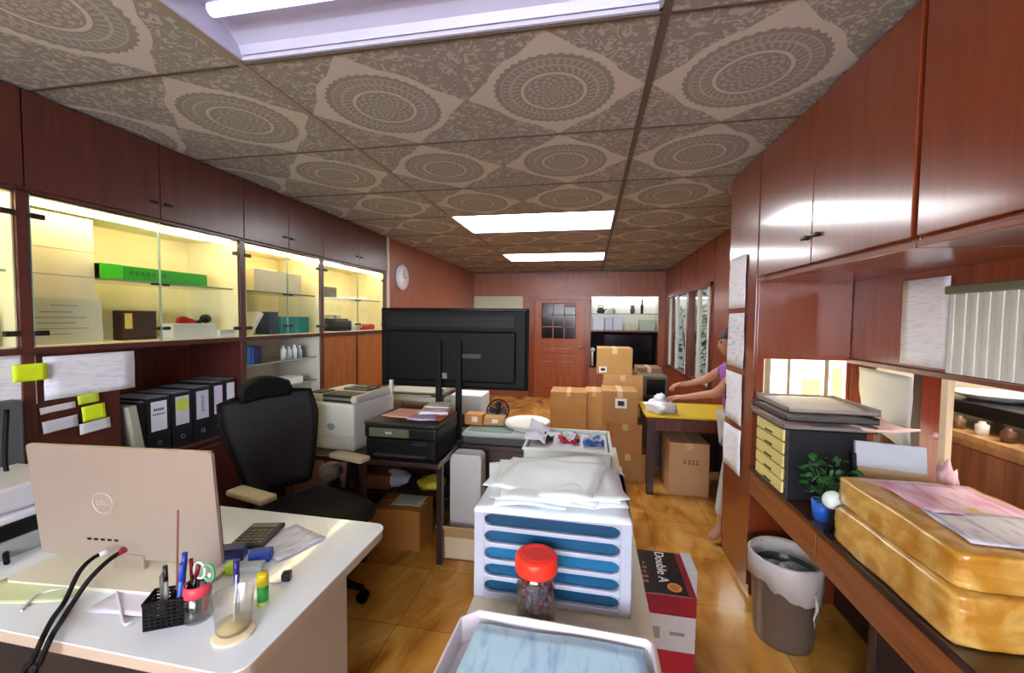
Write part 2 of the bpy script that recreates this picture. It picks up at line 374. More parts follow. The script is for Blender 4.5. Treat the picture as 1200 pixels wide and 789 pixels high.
window(2,5.95,WY1,WZ0,WZ1,M('d8d6c6',.5,name='pale frame'),(6.02,6.12,6.8,7.38))
# ------------------------------------------------------------------ ceiling lights
def emat(col,s,name): return M(col,.5,emit=col,es=s,name=name)
def troffer(y0,y1,label,kind):
    t=thing('ceiling_light',label,'ceiling light',((LX0+LX1)/2,(y0+y1)/2,ZC),0,'fluorescent panels in the ceiling')
    w_=(LX1-LX0)/2; h=(y1-y0)/2-.01; D=.09
    b=MB(); b.box(-w_,-h,D,w_,h,D+.01).box(-w_,-h,0,-w_+.01,h,D).box(w_-.01,-h,0,w_,h,D).box(-w_,-h,0,w_,-h+.01,D).box(-w_,h-.01,0,w_,h,D)
    b.build('housing',M('c0c0d4',.35,name='white enamel'),t)
    if kind=='tube':
        for yy in (-.19,.19):
            MB().cyl((-w_+.05,yy,.052),(w_-.05,yy,.052),.019,n=16).build('tube',emat('e4e4ff',1.15,'cool lamp tube'),t)
            rf=MB(); pr=[]
            for k in range(9):
                a=PI*k/8; pr.append((yy+.15*math.cos(a),.012+.068*math.sin(a)))
            for k in range(8):
                (u0,v0),(u1,v1)=pr[k],pr[k+1]; rf.prism([(u0,v0),(u1,v1),(u1,v1+.003),(u0,v0+.003)],-w_+.012,w_-.012,'x')
            rf.build('reflector',M('b4b4cc',.4,name='lamp reflector'),t)
        MB().box(-w_+.01,-.035,.006,w_-.01,.035,.014).build('center_rib',M('d8d8ea',.35),t)
    else:
        MB().box(-w_+.012,-h+.012,.004,w_-.012,h-.012,.012).build('diffuser',emat('fcfdff',8.0,'lit diffuser'),t)
    return t
troffer(holes[0][0],holes[0][1],'open fluorescent light fitting in the ceiling nearest the camera, bluish','tube')
troffer(holes[1][0],holes[1][1],'larger-looking bright white ceiling panel in the middle of the room','panel')
troffer(holes[2][0],holes[2][1],'smaller bright white ceiling panel close to the far door','panel')

# added window behind the camera, out of view; its pane glows as fill light
wn=MB(); wn.box(-1.9,YN,.95,.9,YN+.03,1.02).box(-1.9,YN,2.1,.9,YN+.03,2.17).box(-1.9,YN,.95,-1.83,YN+.03,2.17).box(.83,YN,.95,.9,YN+.03,2.17).box(-.54,YN,.95,-.47,YN+.03,2.17)
wo=struct(wn,'window_3',WHT)
MB().box(-1.83,YN+.002,1.02,.83,YN+.01,2.1).build('pane',emat('f2f5ff',2.0,'bright daylight pane'),wo)

# ------------------------------------------------------------------ left built-in cabinets
bays=[(.28,1.265),(1.265,2.322),(2.322,3.133),(3.133,4.222)]
HBLK=M('1a1614',.35,name='black metal fitting')
WARM=emat('ffe6ac',15.0,'warm strip light')
CREAM=M('efe6c4',.5,name='cream lining')
names=['leftmost, cut off by the photo edge','with the long green carton on its shelf','with the teal files behind glass','farthest, beside the far wall panel']
for k,(a,b_) in enumerate(bays):
    t=thing('display_cabinet','built-in mahogany and glass wall cabinet, '+names[k],'cabinet',(XL,(a+b_)/2,0),0,'built-in cabinets along the left wall')
    y0,y1=a+.0225,b_-.0225; A=a+.0205 if k else a-.02; B=b_+.0200
    body=MB(); body.box(XLB+.002,b_-.02,.72,XL+.0,b_+.02,2.0,.003)                      # partition post
    if k==0: body.box(XLB,a-.02,.72,XL,a+.02,2.0,.003)
    body.box(XLB+.002,A,1.335,XL+.012,B,1.36).box(XLB+.002,A,1.99,XL,B,2.395).box(XLB+.002,A,0.001,XLB+.01,B,1.34)
    body.build('body',W_DARK,t,True)
    lg=MB(); lg.box(XLB+.012,y0,1.361,XLB+.022,y1,1.985).box(XLB+.02,y1-.006,1.361,XL-.012,y1,1.985).box(XLB+.02,y0,1.361,XL-.012,y0+.006,1.985).box(XLB+.02,y0,1.361,XL-.012,y1,1.366).box(XLB+.02,y0,1.978,XL-.012,y1,1.984)
    lg.build('inner_lining',CREAM,t,True)
    MB().box(XL-.075,y0+.04,1.957,XL-.04,y1-.04,1.976,.004).build('strip_light',WARM,t,True)
    MB().box(XLB+.03,y0+(.006 if k!=1 else .32),1.668,XL-.05,y1-.006,1.676).build('glass_shelf',GEDGE if 0 else GLASS,t,True)
    MB().box(XL-.052,y0+(.006 if k!=1 else .32),1.667,XL-.048,y1-.006,1.677).build('shelf_edge',GEDGE,t,True)
    mid=(a+b_)/2
    for s,(c0,c1) in enumerate(((y0,mid-.002),(mid+.002,y1))):
        g=MB().box(XL-.008,c0,1.366,XL-.002,c1,1.985).build('glass_door',GLASS,t,True)
        hy=c0 if s==0 else c1-.045
        for hz in (1.42,1.90): MB().box(XL-.012,hy,hz-.011,XL+.008,hy+.045,hz+.011,.003).build('hinge',HBLK,g,True)
        py=mid-.045 if s==0 else mid+.01
        MB().box(XL-.004,py,1.655,XL+.012,py+.035,1.668,.003).build('handle',HBLK,g,True)
        MB().box(XL-.004,py,1.42,XL+.010,py+.035,1.438,.003).build('latch',HBLK,g,True)
        MB().box(XL+.002,c0,1.366,XL-.010,c0+.003 if s else c0+.001,1.985).build('door_edge',GEDGE,g,True)
    for s,(c0,c1) in enumerate(((a+.003,mid-.002),(mid+.002,b_-.003))):
        g=MB().box(XL,c0,2.005,XL+.018,c1,2.388,.002).build('upper_door',W_DARK,t,True)
        py=mid-.055 if s==0 else mid+.015
        MB().box(XL+.018,py,2.078,XL+.034,py+.04,2.092,.004).build('handle',HBLK,g,True)
    # lower part
    if k in (0,1):
        MB().box(XLB+.01,a,.755,XLB+.02,b_,1.335).build('niche_back',W_NICHE,t,True)
        if k==1: MB().box(XL-.03,1.288,.757,XL-.014,1.60,1.334,.002).build('front_board',W_DARK,t,True)
    elif k==2:
        l=MB(); l.box(XLB+.012,y0,.76,XLB+.02,y1,1.333).box(XLB+.02,y1-.006,.76,XL-.012,y1,1.333).box(XLB+.02,y0,.76,XL-.012,y0+.006,1.333); l.build('inner_lining',LIN,t,True)
        for z in (.96,1.155): 
            MB().box(XLB+.03,y0+.006,z,XL-.04,y1-.006,z+.008).build('glass_shelf',GLASS,t,True)
            MB().box(XL-.042,y0+.006,z-.001,XL-.038,y1-.006,z+.009).build('shelf_edge',GEDGE,t,True)
    else:
        l=MB(); l.box(XL-.03,y0,.76,XL-.01,y1,1.333); l.build('lower_panel',wood('8a4a22','a2602e',.35),t,True)
        MB().box(XL-.012,y0+.5,.76,XL-.004,y0+.53,1.333).build('mullion',W_DARK,t,True)
    bs=MB(); bs.box(XLB+.002,A,.06,XL,B,.73).box(XLB+.002,A,.73,XL+.012,B,.755,.003).box(XLB+.002,A,0.001,XL-.05,B,.06); bs.build('base',W_DARK,t,True)
    for s,(c0,c1) in enumerate(((a+.01,mid-.003),(mid+.003,b_-.01))):
        g=MB().box(XL,c0,.08,XL+.016,c1,.715,.002).build('lower_door',W_DARK,t,True)
        py=mid-.03 if s==0 else mid+.018
        MB().box(XL+.016,py,.56,XL+.03,py+.012,.64,.003).build('handle',HBLK,g,True)
Z1=1.367; Z2=1.677
# bay 1 contents
tb=(XL-.20)
g=thing('long_carton','long bright green carton lying on the glass shelf of the left cabinet','carton',(tb,0,0)); g.location=(XL-.17,1.93,Z2)
gm=M('3fc81e',.45,name='bright green card',var=.05); gm2=M('1f9c1c',.45,name='deeper green card')
MB().box(-.06,-.33,0,.06,.24,.075,.003).build('box_body',gm2,g)
MB().box(-.0605,-.33,0,.0615,-.23,.0765,.002).build('end_flap',gm,g)
mk=MB()
for q in range(7): mk.box(.0602,-.20+q*.028,.03,.0612,-.182+q*.028,.052)
mk.build('dark_print',M('14781a',.5),g)
b=thing('photo_album','dark brown album standing in the left cabinet below the green carton','album',(XL-.16,1.80,Z1)); 
MB().box(-.03,-.10,0,.03,.075,.155,.004).build('cover',M('3c201a',.5,name='dark brown leather'),b)
MB().box(.0302,-.085,.06,.0315,-.05,.14).build('label',M('d8c060',.5),b)
one(MB().box(XL-.14,1.90,Z1,XL-.05,2.17,Z1+.085,.004),'paper_box',M('dcdcda',.6),'low white paper box in the left cabinet, right of the brown album','box')
one(MB().box(XL-.14,2.175,Z1,XL-.03,2.29,Z1+.045,.004).box(XL-.03,2.18,Z1+.02,XL-.028,2.285,Z1+.03),'tray',M('e6e6e2',.5),'small flat white tray in the left cabinet beside the corner post','tray')
rb=MB(); rb.prism([(0,0),(.11,0),(.10,.02),(.03,.042),(.005,.03)],0,.03,'x',.004,TR(XL-.11,1.96,Z1+.086))
one(rb,'stapler',M('b02018',.4),'red stapler lying on the low white paper box behind glass','stapler')
bb=MB(); bb.ball((XL-.09,2.135,Z1+.085+.028),.028,(1,1.2,1)); bb.tube([(XL-.09,2.10,Z1+.097),(XL-.09,2.08,Z1+.094),(XL-.09,2.06,Z1+.091)],[.014,.009,.005])
one(bb,'tape_dispenser',BLK,'small black gadget on the right end of the white paper box','office tool')
o=thing('acrylic_board','large frosted white board standing inside the left cabinet behind the first glass door','board',(XL-.15,1.5,Z1))
MB().box(-.004,-.205,0,.004,.10,.59).build('sheet',M('e9e2cc',.45,name='frosted board'),o)
ln=MB(); ln.box(.0042,-.20,.31,.005,.10,.314).box(.0042,-.2,.43,.005,.10,.433); ln.build('rule_line',M('a8a08c',.6),o)
c=thing('framed_certificate','framed certificate leaning against the white board in the left cabinet','certificate',(XL-.115,1.46,Z1))
MB().box(-.004,-.145,0,.004,.145,.205,.002,T=TR(0,0,0,0,0,-.03)).build('frame',M('c8cabf',.4),c)
cp=MB()
for q,(zz,w0,w1) in enumerate(((.17,-.05,.05),(.14,-.09,.03),(.115,-.11,.08),(.09,-.1,.04),(.065,-.12,.09),(.04,-.1,.02))): cp.box(.0042,w0,zz,.0052,w1,zz+.005,T=TR(0,0,0,0,0,-.03))
cp.build('printed_lines',M('8f9ba0',.6),c)
# bay 2 contents
teal=M('1f8c8c',.5,name='teal file'); navy=M('1c2444',.5,name='navy file')
y=2.60
for q in range(3):
    f=MB(); f.box(-.12,0,0,.0,.028,.165,.003); r=one(f,'box_file',navy,'navy files at the left of the teal files in the cabinet' ,'file','navy files behind glass',T=TR(XL-.05,y,Z1,0,0.0,0)); y+=.031
y=2.705
for q in range(9):
    f=MB(); f.box(-.13,0,0,0,.032,.13,.003); f.box(.0002,.008,.03,.001,.024,.1)
    one(f,'box_file',[teal],'teal files standing in a row behind glass in the left wall cabinet','file','teal files behind glass',T=TR(XL-.04,y,Z1)); y+=.035
sb=MB(); sb.box(-.14,0,0,0,.03,.2,.004,T=TR(XL-.04,2.40,Z1+.002,0,-.62)); one(sb,'binder',M('e8e2d8',.6),'white binder slanting in the cabinet left of the navy files','binder')
sb=MB(); sb.box(-.16,2.35-2.35,0,0,.2,.012,.003,T=TR(XL-.04,2.36,Z1+.133)); 
bx=thing('cardboard_box','large cream box on the upper glass shelf of the cabinet with the teal files','box',(XL-.16,2.72,Z2)); MB().box(-.1,-.24,0,.1,.24,.16,.004).build('box_body',M('efe6cc',.6),bx); MB().box(-.102,-.03,.16,.102,.03,.1615).build('tape',TAPE,bx)
# lower shelves of bay 2
def bottle(x,y,z,h,r,col,label,cat='bottle',grp=None):
    t=thing('bottle',label,cat,(x,y,z),0,grp); MB().lathe([(0,0),(r,0),(r,h*.7),(r*.4,h*.82),(r*.4,h*.9),(0,h*.9)],n=16).build('bottle_body',M(col,.3),t)
    MB().lathe([(0,h*.88),(r*.5,h*.88),(r*.5,h),(0,h)],n=14).build('cap',WHT,t); return t
y=2.36
for q,cc in enumerate(('2f74b8','2f74b8','2458a0','1c2c5c','20203c')):
    one(MB().box(XL-.16,y,1.163,XL-.045,y+.03,1.163+.125,.003),'box_file',M(cc,.5),'blue files on the open glass shelf under the teal files','file','blue files on the lower glass shelf'); y+=.033
for q in range(4): bottle(XL-.09,2.78+.06*q,1.163,.11-.012*(q%2),.022,('cfd6d2','b9c4c0','e4e8e4','9aa8a2')[q],'small pale bottle on the glass shelf right of the blue files','bottle','pale bottles on the glass shelf')
for q in range(3): one(MB().box(XL-.2,2.38+.2*q,.968,XL-.05,2.38+.2*q+.17,.968+.05+.015*(q%2),.003),'paper_stack',M(('cfc4a0','b8b49c','dcdcd4')[q],.7),('tan','grey','white')[q]+' stack of papers on the lowest glass shelf behind the office chair','papers')
# bay 3 contents
one(MB().box(XL-.2,3.36,Z1,XL-.03,3.62,Z1+.10,.01).box(XL-.19,3.38,Z1+.1,XL-.05,3.6,Z1+.115,.004),'radio',M('222226',.4),'black radio in the farthest glass cabinet','radio')
one(MB().box(XL-.14,3.24,Z2,XL-.04,3.40,Z2+.09,.004),'carton',M('9a9384',.6),'small grey carton on the upper shelf of the farthest glass cabinet','carton')
for q in range(2):
    t=thing('mug','white mug in the farthest glass cabinet, between black radio and red purse','mug',(XL-.08,3.69+.09*q,Z1),0,'white mugs'); MB().lathe([(0,0),(.03,0),(.034,.08),(.03,.08),(.028,.01),(0,.01)]).build('mug_body',WHT,t); MB().tube([(.03,.0,.065),(.055,0,.06),(.055,0,.03),(.03,0,.02)],.005).build('handle',WHT,t)
rp=MB(); rp.box(XL-.14,3.86,Z1,XL-.05,4.1,Z1+.06,.02,seg=3); one(rp,'purse',M('c03028',.4),'red purse at the right end of the farthest glass cabinet','purse')
for q in range(2): one(MB().box(XL-.2,3.0-.0+.3*q*0+.33+.12*q,Z1+.116,XL-.08,3.41+.12*q,Z1+.14+.01*q,.004),'paper_stack',M('c9c4b0',.7),('first','second')[q]+' small paper pile on top of the black radio','papers')
# bay 0 visible contents
one(MB().box(XL-.22,1.08,Z1,XL-.06,1.2,Z1+.14,.004),'paper_stack',M('b5b096',.7),'olive grey paper stack in the leftmost glass cabinet','papers')
# papers on the cabinets
YEL=M('d6f01c',.6,name='yellow sticky note',emit=None); 
def note(c,u,v,mat,label,name='sticky_note',cat='note',grp=None,wav=.006,rot=0,th=.0008,nrm='x'):
    """sheet centred on c facing +x; u along +y, v up"""
    mb=MB(); ca,sa=math.cos(rot),math.sin(rot)
    def q(a,b_): return Vector((0,a*ca-b_*sa,a*sa+b_*ca))
    mb.sheet([q(-u/2,-v/2),q(u/2,-v/2),q(u/2,v/2),q(-u/2,v/2)],6,6,wav,th,seed=c[1]*7+c[2]*3)
    o=mb.build(name,mat); o.location=c; return tag(o,label,cat,grp)
note((XL+.012,1.262,1.262),.105,.07,YEL,'yellow-green note on the dark post left of the white monitor, largest of three')
NB=XL-.013
def nb(px,py): v=pX(px,py,NB); return v
for (x0_,y0_,x1_,y1_,mt,lb,rt) in ((104,414,156,462,PRT,'wide white printed sheet pinned in the niche above the white monitor',.0),):
    pass
a_=nb(50,440); c_=nb(157,436); 
note((NB+.004,(a_.y+c_.y)/2,(a_.z+c_.z)/2),c_.y-a_.y,.185,PRT,'wide white printed sheet pinned in the niche above the white monitor','printed_sheet','paper',rot=.0)
for px,py,u,v,mt,lb,nm in ((66,478,.12,.028,'dcdcdc','narrow white paper slip in the niche, upper one of the left pair','paper_slip'),(69,497,.12,.052,'d2d2d8','white paper slip in the niche, lower one of the left pair','paper_slip'),(110,499,.12,.05,'d8dad8','white paper slip under the small yellow notes','paper_slip'),(101,467,.08,.042,'c8dc3c','small pale yellow note directly under the wide white sheet','sticky_note'),(107,483,.09,.07,'d6f01c','small bright yellow note tucked below the pale yellow one','sticky_note')):
    p=nb(px,py); note((NB+.010+(.003 if u<.11 else 0)+(.003 if v==.07 else 0),p.y,p.z),u,v,M(mt,.6),lb,nm,'note' if 'sticky' in nm else 'paper',rot=.06,wav=.004)
p=pX(6,446,NB); note((NB+.004,p.y-.05,p.z),.28,.22,PRT,'grey-white sheet pinned at the left photo edge','printed_sheet','paper')
# grey panel box under it (at left edge)
# binders on the base cabinet
BX=XL-.035
bnavy=M('15161e',.45,name='black binder'); 
ys_=[1.735,1.885,2.015,2.13,2.215]
def binder(y0,w,h,lab,label,tilt=0,d=.27,spine=bnavy,lean=0,grp=None):
    t=thing('lever_arch_file',label,'binder',(BX,y0,.757),0,grp); 
    T=TR(0,0,.0,0,tilt)
    MB().box(-d,0,0,0,w,h,.003,T=T).build('cover',spine,t)
    MB().box(-d+.01,.006,.004,-.004,w-.006,h+.0015,T=T).build('paper_block',M('8a8a90',.7),t)
    if lab: 
        L_=MB().box(.0003,w*.17,h*.40,.0015,w*.83,h*.93,T=T).build('spine_label',lab,t)
    MB().tube([(.001,w/2+.011*math.cos(a*PI/6),h*.17+.011*math.sin(a*PI/6)) for a in range(12)],.002,6,closed=True).build('finger_ring',STEEL,t) if not tilt else None
    return t
lw=M('dfe6f0',.6); 
b0=binder(1.665,.04,.285,None,'slanted grey-green ledger leaning left of the black binders',.15,.25,M('a8a592',.6)); b0.location.x+=.035
binder(1.70,.03,.29,None,'thin black binder without label beside the slanted ledger')
t1=binder(1.735,.125,.30,lw,'black binder with a white label, leftmost labelled one'); mk=MB()
for q in range(5): mk.box(.0016,.035+q*.011,.228,.0022,.043+q*.011,.242)
for q in range(6): mk.box(.0016,.03+q*.011,.205,.0022,.037+q*.011,.214)
mk.build('label_print',M('3a5064',.6),t1)
t2=binder(1.868,.118,.305,M('cfd2dc',.6),'black binder with a round yellow sticker on its label')
MB().cyl((.0016,.059,.235),(.0024,.059,.235),.038,n=24).build('round_sticker',M('c8d850',.6),t2)
t3=binder(1.992,.118,.315,M('cdcfe0',.6),'black binder with a lilac-white label, third labelled one')
mk=MB()
for q in range(7): mk.box(.0016,.05,.17+q*.014,.0022,.068,.179+q*.014)
mk.build('label_print',M('8a8a98',.6),t3)
t4=binder(2.115,.085,.33,M('d6c8e0',.6),'narrower black binder with a pinkish label next to last')
t5=binder(2.205,.085,.335,lw,'black binder at the right end with a pale blue label')
# wall clock on the far left wall
ck=thing('wall_clock','round white clock hung high on the left wall beyond the cabinets','clock',(XL,4.62,1.98))
MB().lathe([(0,0),(.15,0),(.155,.02),(.14,.035),(.0,.035)],n=32,T=TR(0,0,0,0,0,PI/2)).build('case',M('c8c8d4',.4),ck)
MB().lathe([(0,.0355),(.13,.0355),(.13,.037),(0,.037)],n=32,T=TR(0,0,0,0,0,PI/2)).build('dial',M('e8e8ee',.4),ck)
hd=MB(); hd.box(.038,-.004,0,.0395,.004,.09).box(.038,0,-.004,.0395,.06,.004); hd.build('hands',BLKM,ck)

# ------------------------------------------------------------------ right side: tall cabinet, upper cabinets, counter
t=thing('tall_cabinet','tall narrow mahogany cabinet with papers taped on its side, right of the aisle','cabinet',(1.1,2.6,0))
MB().box(XR+.012,2.395,0,XW-.002,2.84,.06).box(XR+.012,2.395,.06,XW-.002,2.84,2.395,.002).build('body',W_RIGHT,t,True)
g=MB().box(XR,2.398,.05,XR+.012,2.838,2.38,.002).build('door',W_RIGHT,t,True); MB().box(XR-.012,2.80,1.0,XR,2.812,1.1,.003).build('handle',HBLK,g,True)
def rnote(y0,y1,z0,z1,label,mat=PRT,rot=0):
    mb=MB(); a=(0,-(y1-y0)/2,-(z1-z0)/2); 
    mb.sheet([(0,(y1-y0)/2,-(z1-z0)/2),(0,-(y1-y0)/2,-(z1-z0)/2),(0,-(y1-y0)/2,(z1-z0)/2),(0,(y1-y0)/2,(z1-z0)/2)],6,6,.006,.0008,seed=z0*9)
    o=mb.build('printed_sheet',mat); o.location=(XR-.008,(y0+y1)/2,(z0+z1)/2); o.rotation_euler=(rot,0,0); return tag(o,label,'paper',None)
rnote(2.53,2.80,1.575,1.88,'topmost white sheet taped to the tall cabinet beside the aisle')
rnote(2.53,2.80,1.225,1.545,'second sheet from the top on the tall cabinet, with blue print',printed('dfe2e8','8fa4cc',26,40,.55))
rnote(2.53,2.81,.895,1.19,'third sheet from the top on the tall cabinet')
rnote(2.52,2.82,.60,.86,'lowest white sheet on the tall cabinet, hanging slightly slanted',rot=-.05)
def upper(y0,y1,label):
    t=thing('wall_cabinet',label,'cabinet',(1.1,(y0+y1)/2,1.71))
    MB().box(XR+.018,y0,1.71,XW-.002,y1,2.395,.002).box(XR+.006,y0,1.705,XW,y1,1.722,.002).build('body',W_RIGHT,t,True)
    mid=(y0+y1)/2
    for s,(a,b_) in enumerate(((y0+.006,mid-.0015),(mid+.0015,y1-.006))):
        g=MB().box(XR,a,1.735,XR+.018,b_,2.375,.003,seg=3).build('door',W_RIGHT,t,True)
        py=mid-.06 if s==0 else mid+.02
        MB().box(XR-.016,py,1.835,XR,py+.042,1.85,.005).build('handle',HBLK,g,True)
upper(1.325,2.388,'glossy mahogany overhead cabinet above the black drawer unit, with small black handles')
upper(.26,1.318,'glossy mahogany overhead cabinet cut by the right photo edge')
# counter
CT=.72; XCF=.86
t=thing('counter','long dark wooden counter with drawers along the right wall','counter',(1.1,1.3,0))
MB().box(XCF,.2,CT-.025,XW-.0,2.392,CT,.004).build('countertop',W_CTOP,t,True)
for a,b_ in ((.22,1.08),(1.09,1.72),(1.73,2.388)):
    MB().box(XCF+.006,a,CT-.15,XCF+.026,b_,CT-.028,.003).build('drawer',W_CTR,t,True)
MB().box(XCF+.03,.2,.08,XCF+.05,.24,CT-.03).box(XW-.03,.2,.0,XW-.012,2.39,CT-.03).box(XCF+.03,.2,CT-.15,XW-.03,2.39,CT-.135).build('back_panel',W_BLK,t,True)
MB().box(1.08,.2,0,XW-.03,1.62,.10,.003).build('plinth',wood('4a2616','5c3220',.4,axis='y'),t,True)
MB().box(1.04,1.66,0,XW-.03,1.70,CT-.15,.002).build('divider',W_BLK,t,True)
# niche trims
struct(MB().box(XW-.016,1.782,.722,XW+.006,1.815,1.29,.003),'trim_%d'%i,M('e0c8a4',.35,name='pale post')); i+=1
struct(MB().box(XW-.02,.2,1.29,XW+.12,2.39,1.312,.003),'trim_%d'%i,W_NICHE); i+=1
struct(MB().box(XW-.01,.2,.705,XW+.14,2.39,.722,.003),'trim_%d'%i,W_EDGE); i+=1
def wnote(y0,y1,z0,z1,name,mat,label,cat='paper',x=XW-.012):
    mb=MB(); mb.sheet([(0,(y1-y0)/2,-(z1-z0)/2),(0,-(y1-y0)/2,-(z1-z0)/2),(0,-(y1-y0)/2,(z1-z0)/2),(0,(y1-y0)/2,(z1-z0)/2)],6,6,.006,.001,seed=y0*5)
    o=mb.build(name,mat); o.location=(x,(y0+y1)/2,(z0+z1)/2); return tag(o,label,cat)
wnote(1.80,2.035,1.325,1.675,'notice_sheet',PRT,'large white notice on the dark panel under the overhead cabinets')
bl=thing('roller_blind','pale striped blind hanging at the right photo edge','blind',(XW-.03,1.5,1.30))
s_=MB()
for k in range(26):
    y=1.20+k*.0225; s_.box(XW-.024-.003*(k%2),y,1.315,XW-.016,y+.0215,1.605,.002)
s_.build('slats',M('cfd2c8',.6,name='blind slat'),bl,True)
MB().box(XW-.04,1.19,1.605,XW-.006,1.79,1.635,.004).build('headrail',M('6c6c58',.5),bl,True)
# ---- room behind the counter opening
w=MB(); w.box(3.3,YN,0,3.4,2.95,2.6).box(1.4,2.83,0,3.4,2.93,2.6).box(1.4,-1.0,2.4,3.4,2.93,2.5)
struct(w,'wall_kitchen',M('d8ccb4',.7,name='kitchen wall'))
kc=thing('kitchen_cabinet','low brown wooden cabinet seen through the opening at the right photo edge','cabinet',(2.0,1.6,0))
KX=1.72
MB().box(KX+.02,.3,0,2.3,2.8,.96,.004).build('body',wood('9a6a38','b4854c',.4),kc,True)
for q in range(6):
    MB().box(KX,.36+.40*q,.70,KX+.02,.73+.40*q,.925,.006).build('door',wood('6c3c20','8a5430',.4),kc,True)
MB().box(KX-.01,.3,.96,2.34,2.8,.99,.004).build('worktop',wood('a07a48','bd9760',.4),kc,True)
ho=thing('hob','black raised stove carrying a wide white dish, seen through the opening','stove',(2.05,2.4,.99))
for x,y in ((1.86,2.02),(1.86,2.72),(2.24,2.02),(2.24,2.72)): MB().box(x,y,.99,x+.03,y+.03,1.05).build('foot',BLKM,ho,True)
MB().box(1.82,1.98,1.05,2.30,2.78,1.105,.01).build('hob_body',BLKM,ho,True)
MB().box(1.825,1.99,1.105,2.29,2.77,1.115,.003).build('hob_top',M('2a2a2c',.25),ho,True)
ds=thing('dish','wide shallow white dish on the black stove beyond the opening','dish',(2.0,2.45,1.116))
MB().lathe([(0,0),(.09,0),(.17,.032),(.175,.036),(.165,.034),(.085,.008),(0,.008)],n=40).build('bowl',M('dfe4de',.3),ds)
for q in range(5):
    one(MB().lathe([(0,0),(.022,0),(.024,.045),(.012,.052),(.012,.06),(0,.06)],(KX+.05,1.98+q*.12,.991),n=16),'spice_jar',M(('cdb99a','5c3a22','d8d0c0','7a5a3a','2c1c14')[q],.4),'small jar in the row on the brown kitchen cabinet','jar','jars on the kitchen cabinet')
one(MB().box(1.50,1.70,.701,1.63,1.93,.785,.012).box(1.52,1.74,.785,1.61,1.89,.797,.004),'toaster',BLK,'black box-shaped appliance standing low beyond the opening at the photo edge','appliance')
struct(MB().box(1.445,.2,.66,KX-.002,2.8,.70).box(1.44,.2,0,1.46,2.8,.66),'wall_ledge',W_EDGE)
# partition boards standing in the opening
pa=thing('red_door','red-orange wooden board standing beyond the counter opening','board',(1.5,2.1,.72))
MB().box(1.46,2.005,.70,1.485,2.125,1.40,.003).build('panel',wood('a83a1c','c4502a',.35),pa,True)
MB().ball((1.452,2.03,1.02),.016).box(1.452,2.02,1.015,1.46,2.04,1.025).build('knob',M('e0a0a0',.3),pa,True)
one(MB().box(1.47,2.135,.70,1.50,2.19,1.40,.003),'post',M('6a5a4a',.5),'narrow dark grey post beside the red wooden board beyond the opening','post')
g=thing('calendar_sheet','large pale grey sheet hanging in the counter opening above the pink papers','paper',(1.34,2.18,1.0))
mb=MB(); mb.sheet([(0,.13,.02),(0,-.19,-.06),(0,-.18,.27),(0,.17,.275)],10,10,.008,.001); mb.build('sheet',M('c9ccc6',.6,name='grey sheet',var=.08),g)
# alcove at the end of the counter; panes glow by emission, solid cabinet behind
al=MB(); al.box(XR+.05,2.389,.722,XR+.07,2.394,1.30).box(.935,2.386,.722,.95,2.394,1.30).box(1.03,2.386,.722,1.045,2.394,1.30).box(1.205,2.386,.722,1.225,2.394,1.30)
wo=struct(al,'window_4',M('b09a78',.5,name='slim window bar'))
MB().box(XR+.05,2.3905,.724,XW-.02,2.3925,1.298).build('pane',M('fff4d8',.4,emit='fff4dc',es=2.2,name='daylit frosted pane'),wo)
MB().box(1.10,2.3885,1.04,1.19,2.3903,1.2).box(1.24,2.3885,1.08,1.29,2.3903,1.26).build('amber_pane',M('f0c050',.4,emit='f8d488',es=1.1,name='amber frosted pane'),wo)
# ---- items on the counter
t=thing('drawer_unit','dark grey metal desktop drawer unit with yellow drawer fronts on the counter','drawer unit',(1.0,2.10,CT))
DXa,DXb,DYa,DYb=.845,1.16,1.955,2.28; DZ=1.03
MB().box(DXa+.01,DYa,CT,DXb,DYb,DZ,.006).build('body',M('3f4146',.28,.6,name='dark grey metal'),t,True)
for k in range(5):
    z0=CT+.02+k*.058
    g=MB().box(DXa,DYa+.02,z0,DXa+.01,DYb-.02,z0+.05,.002).build('drawer',M('e6d88a',.5,name='yellow card front'),t,True)
    MB().box(DXa-.006,2.08,z0+.008,DXa,2.15,z0+.014).build('handle',HBLK,g,True)
for k in range(3):
    zt=DZ+.002+k*.035
    tt=thing('letter_tray','flat grey letter tray in the pile on the drawer unit, '+('lowest','middle','topmost')[k],'tray',(1.0,2.1,zt),0,'letter trays on the drawer unit')
    x0,x1,y0,y1=DXa-.012+.012*k,DXb+.03+.01*k,DYa-.01+.01*k,DYb+.03
    m_=M(('8d8a88','5a5a5c','a09a94')[k],.35,.2)
    MB().box(x0,y0,zt,x1,y1,zt+.004).box(x0,y0,zt,x0+.004,y1,zt+.024).box(x1-.004,y0,zt,x1,y1,zt+.028).box(x0,y0,zt,x1,y0+.004,zt+.018).box(x0,y1-.004,zt,x1,y1,zt+.028).build('tray_body',m_,tt,True)
    one(MB().sheet([(x0+.01,y0+.01,zt+.006),(x1-.01,y0+.01,zt+.006),(x1-.02,y1-.02,zt+.012),(x0+.01,y1-.02,zt+.012)],6,6,.008,.006,seed=k),'paper_stack',M(('d8b8b0','c8c4bc','dcd8d2')[k],.6),('pinkish','grey','white')[k]+' papers lying in the '+('lowest','middle','topmost')[k]+' letter tray on the drawer unit','papers')
one(MB().sheet([(0,0,0),(.2,-.02,0),(.22,.2,.01),(.0,.22,.0)],8,8,.02,.01,seed=4),'paper_stack',M('f0c8c0',.6),'pink papers sticking out beside the letter trays','papers',T=TR(1.13,1.93,1.045,.1))
